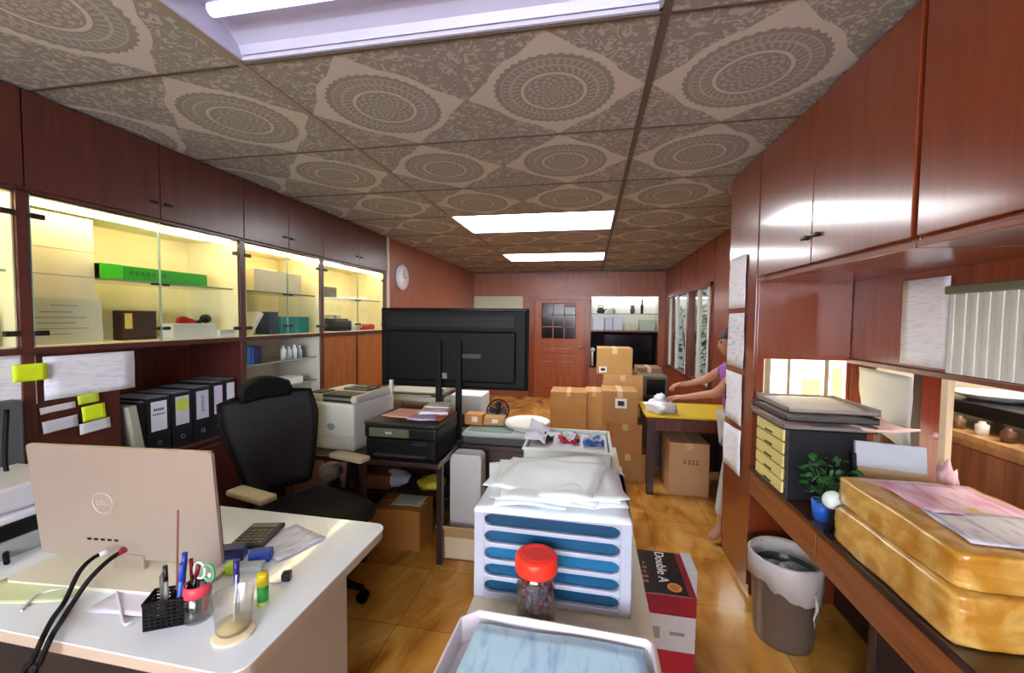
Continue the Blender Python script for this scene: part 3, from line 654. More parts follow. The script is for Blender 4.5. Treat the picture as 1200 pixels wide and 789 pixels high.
# open grey-and-kraft file leaning behind the parcels
t=thing('file_holder','slanted grey and kraft file holder leaning behind the taped parcels','file holder',(1.16,1.82,CT),-.25)
MB().box(-.10,-.012,0,.12,.012,.30,.003,T=TR(0,0,0,0,-.18)).build('back_leaf',M('b7bcc8',.5),t)
MB().box(-.098,-.03,0,.118,-.012,.20,.003,T=TR(0,0,0,0,-.18)).build('kraft_leaf',M('b49a74',.6),t)
MB().box(-.115,-.03,0,-.10,.02,.25,.003,T=TR(0,0,0,0,-.18)).build('black_spine',BLKM,t)
one(MB().ball((1.29,1.74,.90),.04,(.5,1,2.2),jit=.5).ball((1.28,1.72,.80),.05,(.5,1,1.6),jit=.5,seed=3),'plastic_bag',M('eec4c8',.3),'crumpled pale pink plastic bag beside the slanted file holder','bag')
# pot plant
pp=pY(968,594,1.80)
t=thing('potted_plant','small leafy green plant in a bright blue pot on the counter','plant',(.915,1.79,CT))
MB().lathe([(0,0),(.030,0),(.036,.075),(.032,.075),(.028,.06),(0,.06)]).build('pot',M('2f6ad8',.35,name='blue pot'),t)
lf=MB(); random.seed(3)
for q in range(120):
    a=random.random()*6.28; rr=random.random()**.5*.085; zz=.09+random.random()*.14
    c=Vector((rr*math.cos(a)+.03,rr*math.sin(a),zz)); T=Matrix.Translation(c)@Euler((random.uniform(-.8,.8),random.uniform(-.8,.8),a)).to_matrix().to_4x4()
    L=random.uniform(.022,.038); lf.prism([(0,0),(L*.35,L*.28),(L*.75,L*.22),(L,0),(L*.75,-L*.22),(L*.35,-L*.28)],0,.0012,'z',0,T)
lf.build('foliage',M('2c6a2c',.45,var=.45,vs=30,name='leaf green'),t)
st=MB()
for q in range(9):
    a=q*.7; st.tube([(0,0,.06),(.02*math.cos(a)+.01,.02*math.sin(a),.12),(.06*math.cos(a)+.03,.06*math.sin(a),.19)],.0016,5)
st.build('stems',M('3c6a34',.5),t)
t=thing('white_sensor','small round white gadget beside the plant, against the taped parcels','gadget',(.885,1.665,CT))
MB().cyl((0,0,0),(0,0,.10),.007).build('stem',BLKM,t); MB().ball((0,0,.128),.034,(1,.7,1)).build('head',M('d6e2de',.35),t); MB().cyl((0,0,0),(0,0,.006),.025).build('base',BLKM,t)
# taped parcels
def parcel(x0,y0,z0,x1,y1,z1,rz,label,seed,under=False):
    t=thing('parcel',label,'parcel',((x0+x1)/2,(y0+y1)/2,z0),rz,'parcels wrapped in brown tape')
    hx,hy,h=(x1-x0)/2,(y1-y0)/2,z1-z0
    b=bmesh.new(); bmesh.ops.create_cube(b,size=1); bmesh.ops.subdivide_edges(b,edges=b.edges,cuts=17,use_grid_fill=True)
    for v in b.verts:
        p=v.co*2; e=16.; r=(abs(p.x)**e+abs(p.y)**e+abs(p.z)**e)**(1/e); m_=max(abs(p.x),abs(p.y),abs(p.z)); p=p*(m_/r)**.75
        n_=noise.noise(p*2.6+Vector((seed,0,0)))*.05+noise.noise(p*6+Vector((0,seed,0)))*.035
        fx=1 if p.z>-.9 else 0
        v.co=Vector((p.x*hx*(1+n_*.4),p.y*hy*(1+n_*.4),max(0,h/2+p.z*h/2*(1+n_*.8*fx))))
    for f in b.faces: f.smooth=True
    mb=MB(); mb._merge(b); o=mb.build('wrapping',PARC,t)
    return t,hx,hy,h
def parcel_mat():
    m=bpy.data.materials.new('brown tape wrapping'); m.use_nodes=True; nt=m.node_tree; b=nt.nodes['Principled BSDF']; N=nt.nodes.new; L=nt.links.new
    tc=N('ShaderNodeTexCoord'); wv=N('ShaderNodeTexNoise'); wv.inputs['Scale'].default_value=7; wv.inputs['Distortion'].default_value=1.5; wv.inputs['Detail'].default_value=6
    L(tc.outputs['Object'],wv.inputs[0]); cr=N('ShaderNodeValToRGB'); e=cr.color_ramp.elements; e[0].color=lin('b8802a'); e[0].position=.35; e[1].position=.65; e[1].color=lin('e4bf6c'); L(wv.outputs['Fac'],cr.inputs[0]); L(cr.outputs[0],b.inputs['Base Color'])
    b.inputs['Roughness'].default_value=.28; b.inputs['Coat Weight'].default_value=.5; b.inputs['Coat Roughness'].default_value=.15
    n=N('ShaderNodeTexNoise'); n.inputs['Scale'].default_value=22; n.inputs['Detail'].default_value=4; L(tc.outputs['Object'],n.inputs[0]); bp=N('ShaderNodeBump'); bp.inputs['Strength'].default_value=.55; bp.inputs['Distance'].default_value=.01
    L(n.outputs['Fac'],bp.inputs['Height']); L(bp.outputs[0],b.inputs['Normal']); return m
PARC=parcel_mat()
parcel(.872,1.13,CT,1.30,1.64,CT+.13,0,'large lower parcel wrapped in brown tape at the front of the counter',1)
t,hx,hy,h=parcel(.888,1.15,CT+.13,1.29,1.655,CT+.225,0,'upper parcel wrapped in brown tape, with pink and white printed labels',5)
mb=MB(); mb.sheet([(-hx*.55,-hy*.1,h+.002),(hx*.85,-hy*.1,h+.002),(hx*.85,hy*.85,h+.002),(-hx*.55,hy*.85,h+.002)],8,8,.006,.001); mb.build('pink_label',printed('e6c0d4','d86aa0',18,18,.6,'pink print',.25),t)
mb=MB(); mb.sheet([(-hx*.7,-hy*.8,h+.004),(hx*.9,-hy*.85,h+.003),(hx*.9,-hy*.05,h+.004),(-hx*.6,-hy*.05,h+.004)],8,8,.006,.001,seed=3); mb.build('white_label',printed('dcdce6','8a8fb8',22,22,.55,'blue print',.25),t)
# rubbish bin under the counter
t=thing('rubbish_bin','grey-brown rubbish bin with a white bag folded over its rim, by the counter','bin',(.93,2.10,0))
MB().lathe([(0,0),(.118,0),(.122,.01),(.145,.38),(.150,.385),(.150,.395),(.141,.395),(.138,.37),(.115,.015),(0,.015)],n=36).build('bucket',M('6f6258',.3,.3,name='dull metal'),t)
b=bmesh.new(); n=48; prof=[(.152,.30),(.153,.36),(.155,.40),(.148,.408),(.138,.395),(.128,.34)]
rg=[]
for j,(r_,z_) in enumerate(prof):
    R_=[]
    for k in range(n):
        a=2*PI*k/n; dz=0; 
        if j==0: dz=-.055*(.5+.5*math.sin(a*2+4.0))-.03*noise.noise(Vector((math.cos(a)*3,math.sin(a)*3,0)))
        rr=r_+.006*noise.noise(Vector((math.cos(a)*7,math.sin(a)*7,z_*9)))
        R_.append(b.verts.new((rr*math.cos(a),rr*math.sin(a),z_+dz)))
    rg.append(R_)
for A,B in zip(rg,rg[1:]):
    for k in range(n): f=b.faces.new((A[k],A[(k+1)%n],B[(k+1)%n],B[k])); f.smooth=True
mb=MB(); mb._merge(b); o=mb.build('bin_bag',M('c4bcb8',.3,name='white bag'),t); so=o.modifiers.new('s','SOLIDIFY'); so.thickness=.0015
b2=MB(); b2.lathe([(.141,.385),(.133,.33),(.10,.27),(.0,.25)],n=36); b2.build('inner_bag',M('55575a',.25,name='dark inner bag'),t)
cr_=MB(); cr_.ball((.02,-.02,.31),.08,(1,.9,.5),jit=.7,seed=4).ball((-.04,.03,.31),.06,(1,.9,.5),jit=.7,seed=9); one(cr_,'crumpled_rubbish',M('8f9090',.3),'crumpled grey rubbish inside the bin','rubbish',T=TR(.93,2.1,0))
MB().tube([(.06,-.142,.31),(.066,-.152,.25),(.055,-.150,.20),(.06,-.152,.16)],[.008,.007,.004,.002]).build('bag_knot',M('c4bcb8',.3),t)
one(MB().sheet([(0,0,0),(.12,0,0),(.12,.18,.01),(0,.18,0)],6,6,.02,.004,seed=2),'paper_scrap',PAPER,'white paper scrap on the floor under the counter','paper',T=TR(.92,1.40,.003,.3))
# ------------------------------------------------------------------ white desk (left foreground)
DT=.75
t=thing('white_desk','white-topped office desk with rounded corners in the left foreground','desk',(-1.45,1.03,0))
def rrect(x0,y0,x1,y1,r,n=6):
    P=[]
    for cx,cy_,a0 in ((x1-r,y1-r,0),(x0+r,y1-r,PI/2),(x0+r,y0+r,PI),(x1-r,y0+r,1.5*PI)):
        for k in range(n+1): a=a0+PI/2*k/n; P.append((cx+r*math.cos(a),cy_+r*math.sin(a)))
    return P
DWH=M('e4ecf2',.22,coat=.3,name='white laminate'); DED=M('b9a994',.4,name='beige desk edge')
top=MB(); top.prism(rrect(-2.2,.70,-.705,1.345,.045),DT-.004,DT,'z'); top.build('desktop',DWH,t,True)
top=MB(); top.prism(rrect(-2.198,.702,-.707,1.343,.045),DT-.032,DT-.0042,'z'); top.build('desktop_edge',DED,t,True)
LG=M('b3a596',.45,name='beige panel')
MB().box(-.86,.77,0,-.835,1.29,DT-.032,.003).build('side_panel',LG,t,True)
MB().box(-2.15,.77,0,-2.125,1.29,DT-.032,.003).build('side_panel',LG,t,True)
MB().box(-2.12,.83,.0,-.865,.85,DT-.034).build('modesty_panel',M('2a2422',.6),t,True)
# all-in-one computer seen from behind
al=Vector((-1.60,.925)); ar=Vector((-1.025,.975)); cc=(al+ar)/2; rz=math.atan2(ar.y-al.y,ar.x-al.x)
t=thing('all_in_one_computer','large silver all-in-one computer seen from behind on the white desk','computer',(cc.x,cc.y,DT),rz)
W=.292; SILV=M('a99c8e',.38,.35,name='champagne silver')
tilt=.085
MB().prism(rrect(-W,.035,W,.375,.012,4),0,.010,'y',0,TR(0,-.004,0,0,tilt)).build('back_cover',SILV,t)
MB().box(-W+.002,.006,.037,W-.002,.016,.373,.002,T=TR(0,-.004,0,0,tilt)).build('screen',BLK,t)
MB().prism(rrect(-.285,-.10,.285,.09,.02),0,.010,'z').build('stand_base',M('d9d4c0',.4,name='cream plastic'),t)
MB().box(-.05,-.012,.008,.05,.0,.05,.003).build('stand_neck',SILV,t)
lg=MB(); T=TR(-.063,-.004-.205*tilt-.0005,.205,0,tilt)
lg.tube([(.032*math.cos(a*PI/14),-.0012,.032*math.sin(a*PI/14)) for a in range(28)],.0014,6,closed=True); lg.build('round_emblem',M('d9cfc2',.3,.5,name='emblem'),t,T=T)
text('DELL',.019,M('d4c9bc',.3,.4),t,(-.063,-.0055-.205*tilt,.205),(PI/2+tilt,0,0),'emblem_lettering')
pt=MB(); 
for q in range(5): pt.box(-.13+q*.022,-.0015,.088,-.118+q*.022,.0005,.094,T=TR(0,-.004,0,0,tilt))
pt.build('port',BLKM,t)
# black cables from the ports over the desk edge
def cable(pts,r,mat,name,label,cat='cable',sm=6):
    P=[Vector(p) for p in pts]; out=[]
    for k in range(len(P)-1):
        a=P[max(k-1,0)];b=P[k];c=P[k+1];d=P[min(k+2,len(P)-1)]
        for q in range(sm):
            s=q/sm; out.append(.5*((2*b)+(c-a)*s+(2*a-5*b+4*c-d)*s*s+(3*b-a-3*c+d)*s**3))
    out.append(P[-1]); mb=MB(); mb.tube(out,r,8); o=recenter(mb.build(name,mat)); return tag(o,label,cat)
p1=pY(128,645,.905); p2=pY(146,644,.905)
cable([p1+Vector((0,.0,0)),pY(108,655,.87),pY(92,672,.83),pz(76,705,DT+.012),pz(62,725,DT+.01),pY(50,748,.685),pY(38,775,.67),pY(26,800,.66),Vector((-1.28,.66,.4))],.0055,BLKM,'video_cable','black cable curving from the computer back over the desk edge, left one of the pair')
cable([p2,pY(126,658,.86),pY(104,680,.82),pz(86,706,DT+.012),pz(72,728,DT+.01),pY(60,747,.685),pY(48,775,.67),pY(40,800,.66),Vector((-1.2,.66,.4))],.006,BLKM,'video_cable','black cable with a red plug curving over the desk edge, right one of the pair')
one(MB().cyl(p1,p1+(pY(108,655,.87)-p1)*.6,.008,.006),'cable_plug',M('c8ccd6',.4),'pale grey plug end in the left computer port','plug')
one(MB().cyl(p2,p2+(pY(126,658,.86)-p2)*.6,.009,.006),'cable_plug',M('a02c2c',.4),'red plug end in the right computer port','plug')
cable([pz(25,716,DT+.004),pz(45,697,DT+.004),pz(75,690,DT+.004),pz(110,686,DT+.004),pz(134,690,DT+.004),pz(141,712,DT+.004),pz(146,731,DT+.004),pz(156,728,DT+.004)],.0035,M('c9c9cf',.4),'white_cable','white cable looping on the desk in front of the computer')
def flat(px,py,w_,d_,rz,mat,label,name='sheet',cat='paper',z=DT,h=.0015,lift=.001,wav=.004):
    p=pz(px,py,z); mb=MB(); mb.sheet([(-w_/2,-d_/2,0),(w_/2,-d_/2,0),(w_/2,d_/2,0),(-w_/2,d_/2,0)],6,6,wav,h,seed=px*.1)
    o=mb.build(name,mat); o.location=(p.x,p.y,z+lift+wav*.5); o.rotation_euler=(0,0,rz); return tag(o,label,cat)
flat(38,693,.26,.11,.25,M('cfdcae',.6,var=.1),'pale green paper lying on the left end of the white desk','paper_sheet')
flat(165,706,.2,.10,.1,M('e2e0f0',.6),'pale lilac paper under the black pen holder','paper_sheet')
flat(338,636,.17,.16,-.35,printed('dddfe9','a9adc4',30,30,.55),'printed lilac-white paper at the right side of the white desk','printed_sheet')
# keyboard / calculator
p=pz(297,634,DT)
t=thing('calculator','black calculator with small keys lying behind the pen clutter on the white desk','calculator',(p.x,p.y+.02,DT),.25)
MB().box(-.055,-.075,0,.055,.075,.016,.005).build('calculator_body',M('33332f',.4),t)
for a in range(5):
    for b_ in range(5): MB().box(-.046+a*.019,-.066+b_*.018,.016,-.032+a*.019,-.054+b_*.018,.019,.001).build('key',M('77776c',.5),t)
MB().box(-.045,.035,.016,.045,.065,.018).build('display',M('5a665a',.2),t)
# pen holder
p=pz(183,736,DT); 
t=thing('pen_holder','black mesh pen holder on the front of the white desk','pen holder',(p.x+.01,p.y+.03,DT),.5)
hx,hy,hh=.046,.03,.068
h_=MB()
for (x0,y0,x1,y1) in ((-hx,-hy,hx,-hy+.002),(-hx,hy-.002,hx,hy),(-hx,-hy,-hx+.002,hy),(hx-.002,-hy,hx,hy)):
    if x1-x0>.01:
        n=8
        for k in range(n+1):
            xx=x0+(x1-x0-.003)*k/n; h_.box(xx,y0,0,xx+.004,y1,hh)
        for k in range(8): h_.box(x0,y0,hh*k/7.5,x1,y1,hh*k/7.5+.005)
    else:
        n=6
        for k in range(n+1):
            yy=y0+(y1-y0-.003)*k/n; h_.box(x0,yy,0,x1,yy+.004,hh)
        for k in range(8): h_.box(x0,y0,hh*k/7.5,x1,y1,hh*k/7.5+.005)
h_.box(-hx,-hy,0,hx,hy,.003).build('mesh_body',BLKM,t)
MB().box(-hx-.001,-hy-.001,hh-.006,hx+.001,-hy+.003,hh).box(-hx-.001,hy-.003,hh-.006,hx+.001,hy+.001,hh).box(-hx-.001,-hy,hh-.006,-hx+.003,hy,hh).box(hx-.003,-hy,hh-.006,hx+.001,hy,hh).box(-.001,-hy,0,.001,hy,hh-.006).build('rim',BLKM,t)
base=Vector((p.x+.01,p.y+.03,DT))
def pen(dx,dy,ax,ay,L,r,col,cap,label,name='pen',base=base,cat='pen',z0=.006):
    b0=base+Vector((dx,dy,z0)); d=Vector((ax,ay,1)).normalized(); t=thing(name,label,cat,b0)
    MB().tube([(0,0,0),d*.01,d*L],[r*.3,r,r],10).build('barrel',M(col,.35),t)
    MB().cyl(d*(L*.72),d*(L+.004),r*1.12,n=10).build('cap',M(cap,.35),t); return t
pen(.012,.012,.05,.05,.15,.0055,'2a56c0','1c3c9c','blue pen standing upright in the black pen holder')
pen(.022,-.004,.12,.0,.14,.005,'3c64c8','2c4cb0','second blue pen leaning right in the black pen holder')
pen(-.012,.0,-.1,.05,.12,.0045,'8a8a8a','222222','grey pen in the black pen holder')
pen(.03,.012,.2,.1,.13,.0045,'222226','6a1c20','black pen with dark red cap in the black pen holder')
one(MB().tube([base+Vector((-.008,.018,.004)),base+Vector((-.010,.03,.26))],.0024,8),'wooden_stick',M('8a5648',.6),'long thin brown stick standing up from the pen holder','stick')
for q in range(3): one(MB().tube([base+Vector((-.03+.006*q,.0,.004)),base+Vector((-.034+.004*q,.0,.105+.006*q))],.0014,6),'paper_clip_wire',STEEL,'thin metal wire in the left of the pen holder','wire','wires in the pen holder')
# pink/clear cup with scissors
p=pz(221,730,DT)
t=thing('pink_cup','clear cup with a pink rim holding scissors and pens, next to the mesh holder','cup',(p.x+.005,p.y+.02,DT))
MB().lathe([(0,0),(.030,0),(.031,.004),(.027,.085),(.025,.085),(.029,.006),(0,.004)],n=24).build('cup_body',CLEARP,t)
MB().lathe([(.0285,.062),(.030,.062),(.0282,.088),(.025,.088)],n=24).build('pink_band',M('e0485a',.35),t)
cb=Vector((p.x+.005,p.y+.02,DT))
sc_=thing('scissors','green and white handled scissors standing in the pink-rimmed cup','scissors',cb+Vector((0,0,.01)))
MB().tube([(0,0,0),(.015,.004,.08)],.003).tube([(.005,0,0),(.008,.004,.08)],.003).build('blades',STEEL,sc_)
for q,(ox,oz,cl_) in enumerate(((.030,.105,'58a878'),(.004,.108,'c8d8d0'))): MB().tube([(ox+.016*math.cos(a*PI/8),.004,oz+.02*math.sin(a*PI/8)) for a in range(16)],.0035,6,closed=True).build('finger_loop',M(cl_,.4),sc_)
pen(-.012,0,-.15,.1,.13,.004,'2a1c1c','8c1c24','dark pen leaning left in the pink-rimmed cup',base=cb)
pen(.014,.008,.1,.05,.10,.004,'c03038','e4e4e4','red pen in the pink-rimmed cup',base=cb)
# tipped plastic cup
p=pz(259,752,DT)
t=thing('plastic_cup','clear plastic cup standing with a yellowish drink residue, at the desk front','cup',(p.x,p.y+.035,DT),0)
MB().lathe([(0,0),(.034,0),(.036,.004),(.043,.082),(.0445,.084),(.0425,.082),(.034,.006),(0,.005)],n=30).build('cup_body',CLEARP,t)
MB().lathe([(0,.0055),(.0335,.0055),(.0345,.014),(0,.014)],n=28).build('residue',M('e2c98a',.4),t)
one(MB().lathe([(0,0),(.043,0),(.045,.004),(.041,.006),(0,.004)],n=28),'coaster',M('e6dab4',.5),'round cream coaster under the clear plastic cup','coaster',T=TR(p.x+.01,p.y+.025,DT+.0))
t.location.z=DT+.0062
one(MB().tube([Vector((p.x,p.y+.035,DT+.02)),Vector((p.x-.005,p.y+.05,DT+.125))],.0022,8),'drinking_straw',M('e4e4e4',.4),'white straw standing in the clear plastic cup','straw')
pen(.03,.075,.0,.0,.14,.006,'2c2c88','241c70','dark blue marker standing behind the clear cup',base=Vector((p.x-.06,p.y,DT)),name='marker',z0=0)
# glue stick
p=pz(304,711,DT)
t=thing('glue_stick','green glue stick with a yellow cap standing on the white desk','glue stick',(p.x,p.y+.012,DT))
MB().lathe([(0,0),(.0135,0),(.0135,.05),(0,.05)],n=20).build('barrel',M('2aa04a',.35),t); MB().lathe([(0,.05),(.0145,.05),(.0145,.078),(.013,.082),(0,.082)],n=20).build('cap',M('d8c81c',.35),t); MB().lathe([(0,0),(.0143,0),(.0143,.008),(.0136,.01)],n=20).build('twist_base',M('c8e070',.35),t)
for px,py,nm,lb,cl_,sz in ((273,655,'eraser','navy blue box among the clutter right of the silver computer','20307c',(.035,.022,.026)),(306,656,'correction_tape','dark blue gadget next to the calculator','2c4aa8',(.03,.02,.02)),(272,672,'highlighter','lime green highlighter cap in the desk clutter','b8e03c',(.014,.014,.022)),(292,668,'tape_roll','grey-white roll in the desk clutter behind the glue stick','aab0b4',(.04,.018,.012)),(336,680,'binder_clip','small black clip alone on the right of the white desk','1a1a1c',(.012,.012,.016))):
    p=pz(px,py,DT); one(MB().box(-sz[0],-sz[1],0,sz[0],sz[1],sz[2]*1.5,.004,seg=3),nm,M(cl_,.4),lb,'stationery',T=TR(p.x,p.y,DT,.4))
cable([pz(300,676,DT+.003),pz(318,684,DT+.003),pz(332,682,DT+.003)],.002,M('a8a8b0',.4),'white_cable','short pale wire running to the small black clip on the desk')
# left edge: machine on desk
p=pz(20,672,DT)
t=thing('desk_printer','grey and white printer with a black slot at the left edge of the desk','printer',(-1.93,.98,DT))
MB().box(-.15,-.13,0,.20,.17,.055,.006).build('lower_body',M('9a9c98',.4),t)
MB().box(-.14,-.12,.055,.19,.16,.10,.003).build('black_band',BLKM,t)
MB().box(-.15,-.13,.10,.18,.17,.125,.006).build('upper_body',M('d8d8e0',.4),t)
MB().box(-.12,-.1,.126,.16,.14,.205,.01).build('paper_cover',M('c6c8ce',.4),t)
one(MB().box(-2.28,1.02,.756,-2.20,1.225,1.16,.01),'metal_case',M('55585a',.45),'dark grey upright case against the cabinet at the left photo edge','case')
cable([pX(8,480,-2.0),pX(6,540,-1.98),pX(14,585,-1.95),pX(6,630,-1.8),pz(8,660,DT+.01)],.007,BLKM,'power_cable','thick black cable hanging at the left photo edge')
# ------------------------------------------------------------------ office chair
t=thing('office_chair','black mesh office chair with headrest and beige arm pads behind the white desk','chair',(-1.435,1.87,0),-.24)
MESH=M('2b2d30',.6,name='black mesh',var=.2,vs=60); SEAT=M('26272a',.75,name='seat cloth',var=.1)
def grid_panel(fn,nu,nv,th,name,mat,parent):
    g=bmesh.new(); V=[[g.verts.new(fn(u/nu,v/nv)) for v in range(nv+1)] for u in range(nu+1)]
    for a in range(nu):
        for b_ in range(nv): f=g.faces.new((V[a][b_],V[a+1][b_],V[a+1][b_+1],V[a][b_+1])); f.smooth=True
    mb=MB(); mb._merge(g); o=mb.build(name,mat,parent); s=o.modifiers.new('s','SOLIDIFY'); s.thickness=th; s.offset=0; return o
def backf(u,v):
    w=(.17+.10*min(1,v*1.35)-.012*max(0,v-.8)*5)*(1-.0*v); y=(u-.5)*2*w
    z=.56+.50*v+.02*math.sin(u*PI)*v; x=-.24-.10*v+.05*(1-math.sin(u*PI))+.02*math.sin(v*PI); return (x,y,z)
grid_panel(backf,14,14,.012,'backrest',MESH,t)
fr=MB(); L_=[backf(u/12,0) for u in range(13)]+[backf(1,v/8) for v in range(1,9)]+[backf(1-u/12,1) for u in range(1,13)]+[backf(0,1-v/8) for v in range(1,8)]
fr.tube(L_,.012,8,closed=True); fr.tube([(-.30,0,.50),(-.36,0,.7),(-.37,0,.95),(-.36,0,1.08)],[.03,.03,.022,.018],10); fr.build('back_frame',BLKM,t)
def headf(u,v):
    y=(u-.5)*2*(.15-.03*abs(v-.5)); return (-.34+.04*(abs(u-.5)*2)**2,y,1.045+.125*v*(1-.35*(abs(u-.5)*2)**2))
grid_panel(headf,12,6,.035,'headrest',BLKM,t)
s_=MB(); g=bmesh.new(); bmesh.ops.create_cube(g,size=1); bmesh.ops.subdivide_edges(g,edges=g.edges,cuts=8,use_grid_fill=True)
for v in g.verts:
    p=v.co*2; e=5; r=(abs(p.x)**e+abs(p.y)**e+abs(p.z)**e)**(1/e); m_=max(map(abs,p)); p=p*(m_/r)**.8
    v.co=Vector((p.x*.27+.02,p.y*.255*(1-.06*p.x),.465+p.z*.042-.02*max(0,p.x)**3))
for f in g.faces: f.smooth=True
s_._merge(g); s_.build('seat',SEAT,t)
for sg in (-1,1):
    a=MB(); a.tube([(-.05,sg*.2,.44),(-.04,sg*.29,.44),(-.03,sg*.30,.55),(-.0,sg*.29,.66)],.014,8); o=a.build('arm',BLKM,t)
    MB().box(-.13,sg*.29-.042,.665,.12,sg*.29+.042,.695,.012,seg=3).build('arm_pad',M('c9bfa0',.5,name='beige arm pad'),o)
MB().cyl((0,0,.10),(0,0,.43),.026).cyl((0,0,.38),(0,0,.43),.09).build('gas_lift',BLKM,t)
for k in range(5):
    a=k*2*PI/5+.4; c_,s2=math.cos(a),math.sin(a)
    o=MB().tube([(0,0,.12),(c_*.15,s2*.15,.11),(c_*.29,s2*.29,.075)],[.03,.022,.016],8).build('base_leg',BLKM,t)
    w_=MB()
    for q in (-1,1): w_.cyl((c_*.29-s2*.012*q-s2*.008*q,s2*.29+c_*.02*q,.03),(c_*.29-s2*.008*q,s2*.29+c_*.008*q,.03),.03,n=16)
    w_.cyl((c_*.29,s2*.29,.03),(c_*.29,s2*.29,.08),.008); w_.build('caster',BLKM,o)

# ------------------------------------------------------------------ printer table
TZ=.655
t=thing('printer_table','low dark table carrying the printers and the big black screen','table',(-1.2,2.6,0))
MB().box(-1.95,2.20,TZ-.03,-.84,3.02,TZ,.004).build('table_top',W_BLK,t,True)
MB().box(-1.93,2.99,.0,-.86,3.01,TZ-.03).build('back_panel',W_BLK,t,True)
for x,y in ((-1.93,2.23),(-1.36,2.23),(-.89,2.30)): MB().box(x,y,0,x+.035,y+.035,TZ-.03,.003).build('leg',W_BLK,t,True)
MB().box(-1.90,2.66,.235,-.895,2.98,.255,.003).build('shelf',W_BLK,t,True)
t=thing('side_table','low dark table under the flat grey machine, right of the printers','table',(-.6,2.8,0))
MB().box(-.835,2.60,TZ-.03,-.36,3.02,TZ,.004).build('table_top',W_BLK,t,True)
MB().box(-.82,2.62,.1,-.38,3.0,TZ-.032,.003).build('carcass',W_BLK,t,True)
for x,y in ((-.82,2.62),(-.41,2.62),(-.82,2.97),(-.41,2.97)): MB().box(x,y,0,x+.03,y+.03,.1).build('leg',W_BLK,t,True)
# black printer
t=thing('black_printer','black multifunction printer with coloured papers on its lid','printer',(-1.085,2.41,TZ))
MB().box(-.225,-.19,0,.225,.19,.13,.02,seg=3).build('lower_body',BLKM,t)
MB().box(-.228,-.195,.125,.228,.195,.20,.014,seg=3).build('upper_body',BLK,t)
MB().box(-.228,-.198,.20,.228,.195,.225,.008).build('lid',M('242624',.35),t)
MB().box(-.19,-.206,.14,.06,-.19,.19,.004).build('control_panel',M('5c6050',.3,name='olive panel'),t)
pl=MB(); pl.box(-.085,-.208,.160,-.045,-.2055,.172); pl.build('panel_mark',M('b8bca8',.4),t)
MB().box(-.16,-.215,.03,.16,-.15,.04,.003).box(.075,-.2,.10,.17,-.192,.106).build('paper_slot',M('3a3a3c',.4),t)
def sheet_on(x0,y0,x1,y1,z,rz,mat,label,name='paper_sheet',th=.002,wav=.006,cat='paper'):
    mb=MB(); hx,hy=(x1-x0)/2,(y1-y0)/2; mb.sheet([(-hx,-hy,0),(hx,-hy,0),(hx,hy,0),(-hx,hy,0)],8,8,wav,th,seed=x0*9+z)
    o=mb.build(name,mat); o.location=((x0+x1)/2,(y0+y1)/2,z+wav*.5); o.rotation_euler=(0,0,rz); return tag(o,label,cat)
zt=TZ+.226
sheet_on(-1.26,2.33,-1.06,2.56,zt,-.1,M('f0b8b4',.6),'pink paper on the left of the black printer lid')
sheet_on(-1.06,2.40,-.88,2.58,zt+.008,.2,M('e2dcec',.6),'lilac-white paper stack on the right of the black printer lid',th=.018)
sheet_on(-1.07,2.27,-.90,2.40,zt+.004,.1,M('b9a8cc',.6),'small violet paper at the front of the black printer lid',th=.01)
sheet_on(-.99,2.30,-.865,2.58,zt+.001,.0,M('c4623c',.6),'orange-red folder under the papers at the right of the black printer',th=.006,wav=.003)
sheet_on(-1.06,2.50,-.9,2.66,zt+.032,.1,M('e4e2e0',.6),'white paper on top of the stack on the black printer',th=.006)
# white laser printer
t=thing('white_printer','large white laser printer with dark paper recesses behind the office chair','printer',(-1.60,2.53,TZ),-.12)
WP=M('d6d8d0',.4,name='off-white plastic')
MB().box(-.20,-.22,0,.20,.22,.30,.018,seg=3).build('body',WP,t)
MB().box(-.19,-.19,.30,.195,.22,.345,.015,seg=3).build('top_cover',M('cfd1ca',.4),t)
MB().box(-.06,-.19,.300,.16,-.05,.348,.004).build('output_recess',M('1d1e20',.5),t)
MB().box(-.185,-.17,.32,-.08,-.05,.352,.004).build('control_panel',M('26282a',.35),t)
MB().box(-.06,.0,.345,.14,.15,.358,.006).box(-.0,.03,.358,.10,.11,.366,.003).build('lid_vents',M('4a4c4c',.4),t)
mk=MB(); mk.prism([(.03*math.cos(a*PI/8),.022*math.sin(a*PI/8)) for a in range(16)],-.2225,-.2205,'y',T=TR(.03,0,.15)); mk.build('oval_badge',M('8a9298',.4),t)
MB().box(-.14,-.2225,.20,-.11,-.2205,.225).build('small_badge',M('a0a6a8',.4),t)
MB().box(-.19,-.2235,.02,.19,-.22,.10,.003).build('paper_drawer',M('cacbc4',.4),t)
MB().box(-.012,-.012,0,.012,.012,.10,.003,T=TR(.19,.20,.30)).build('side_post',M('e0dcd2',.4),t)
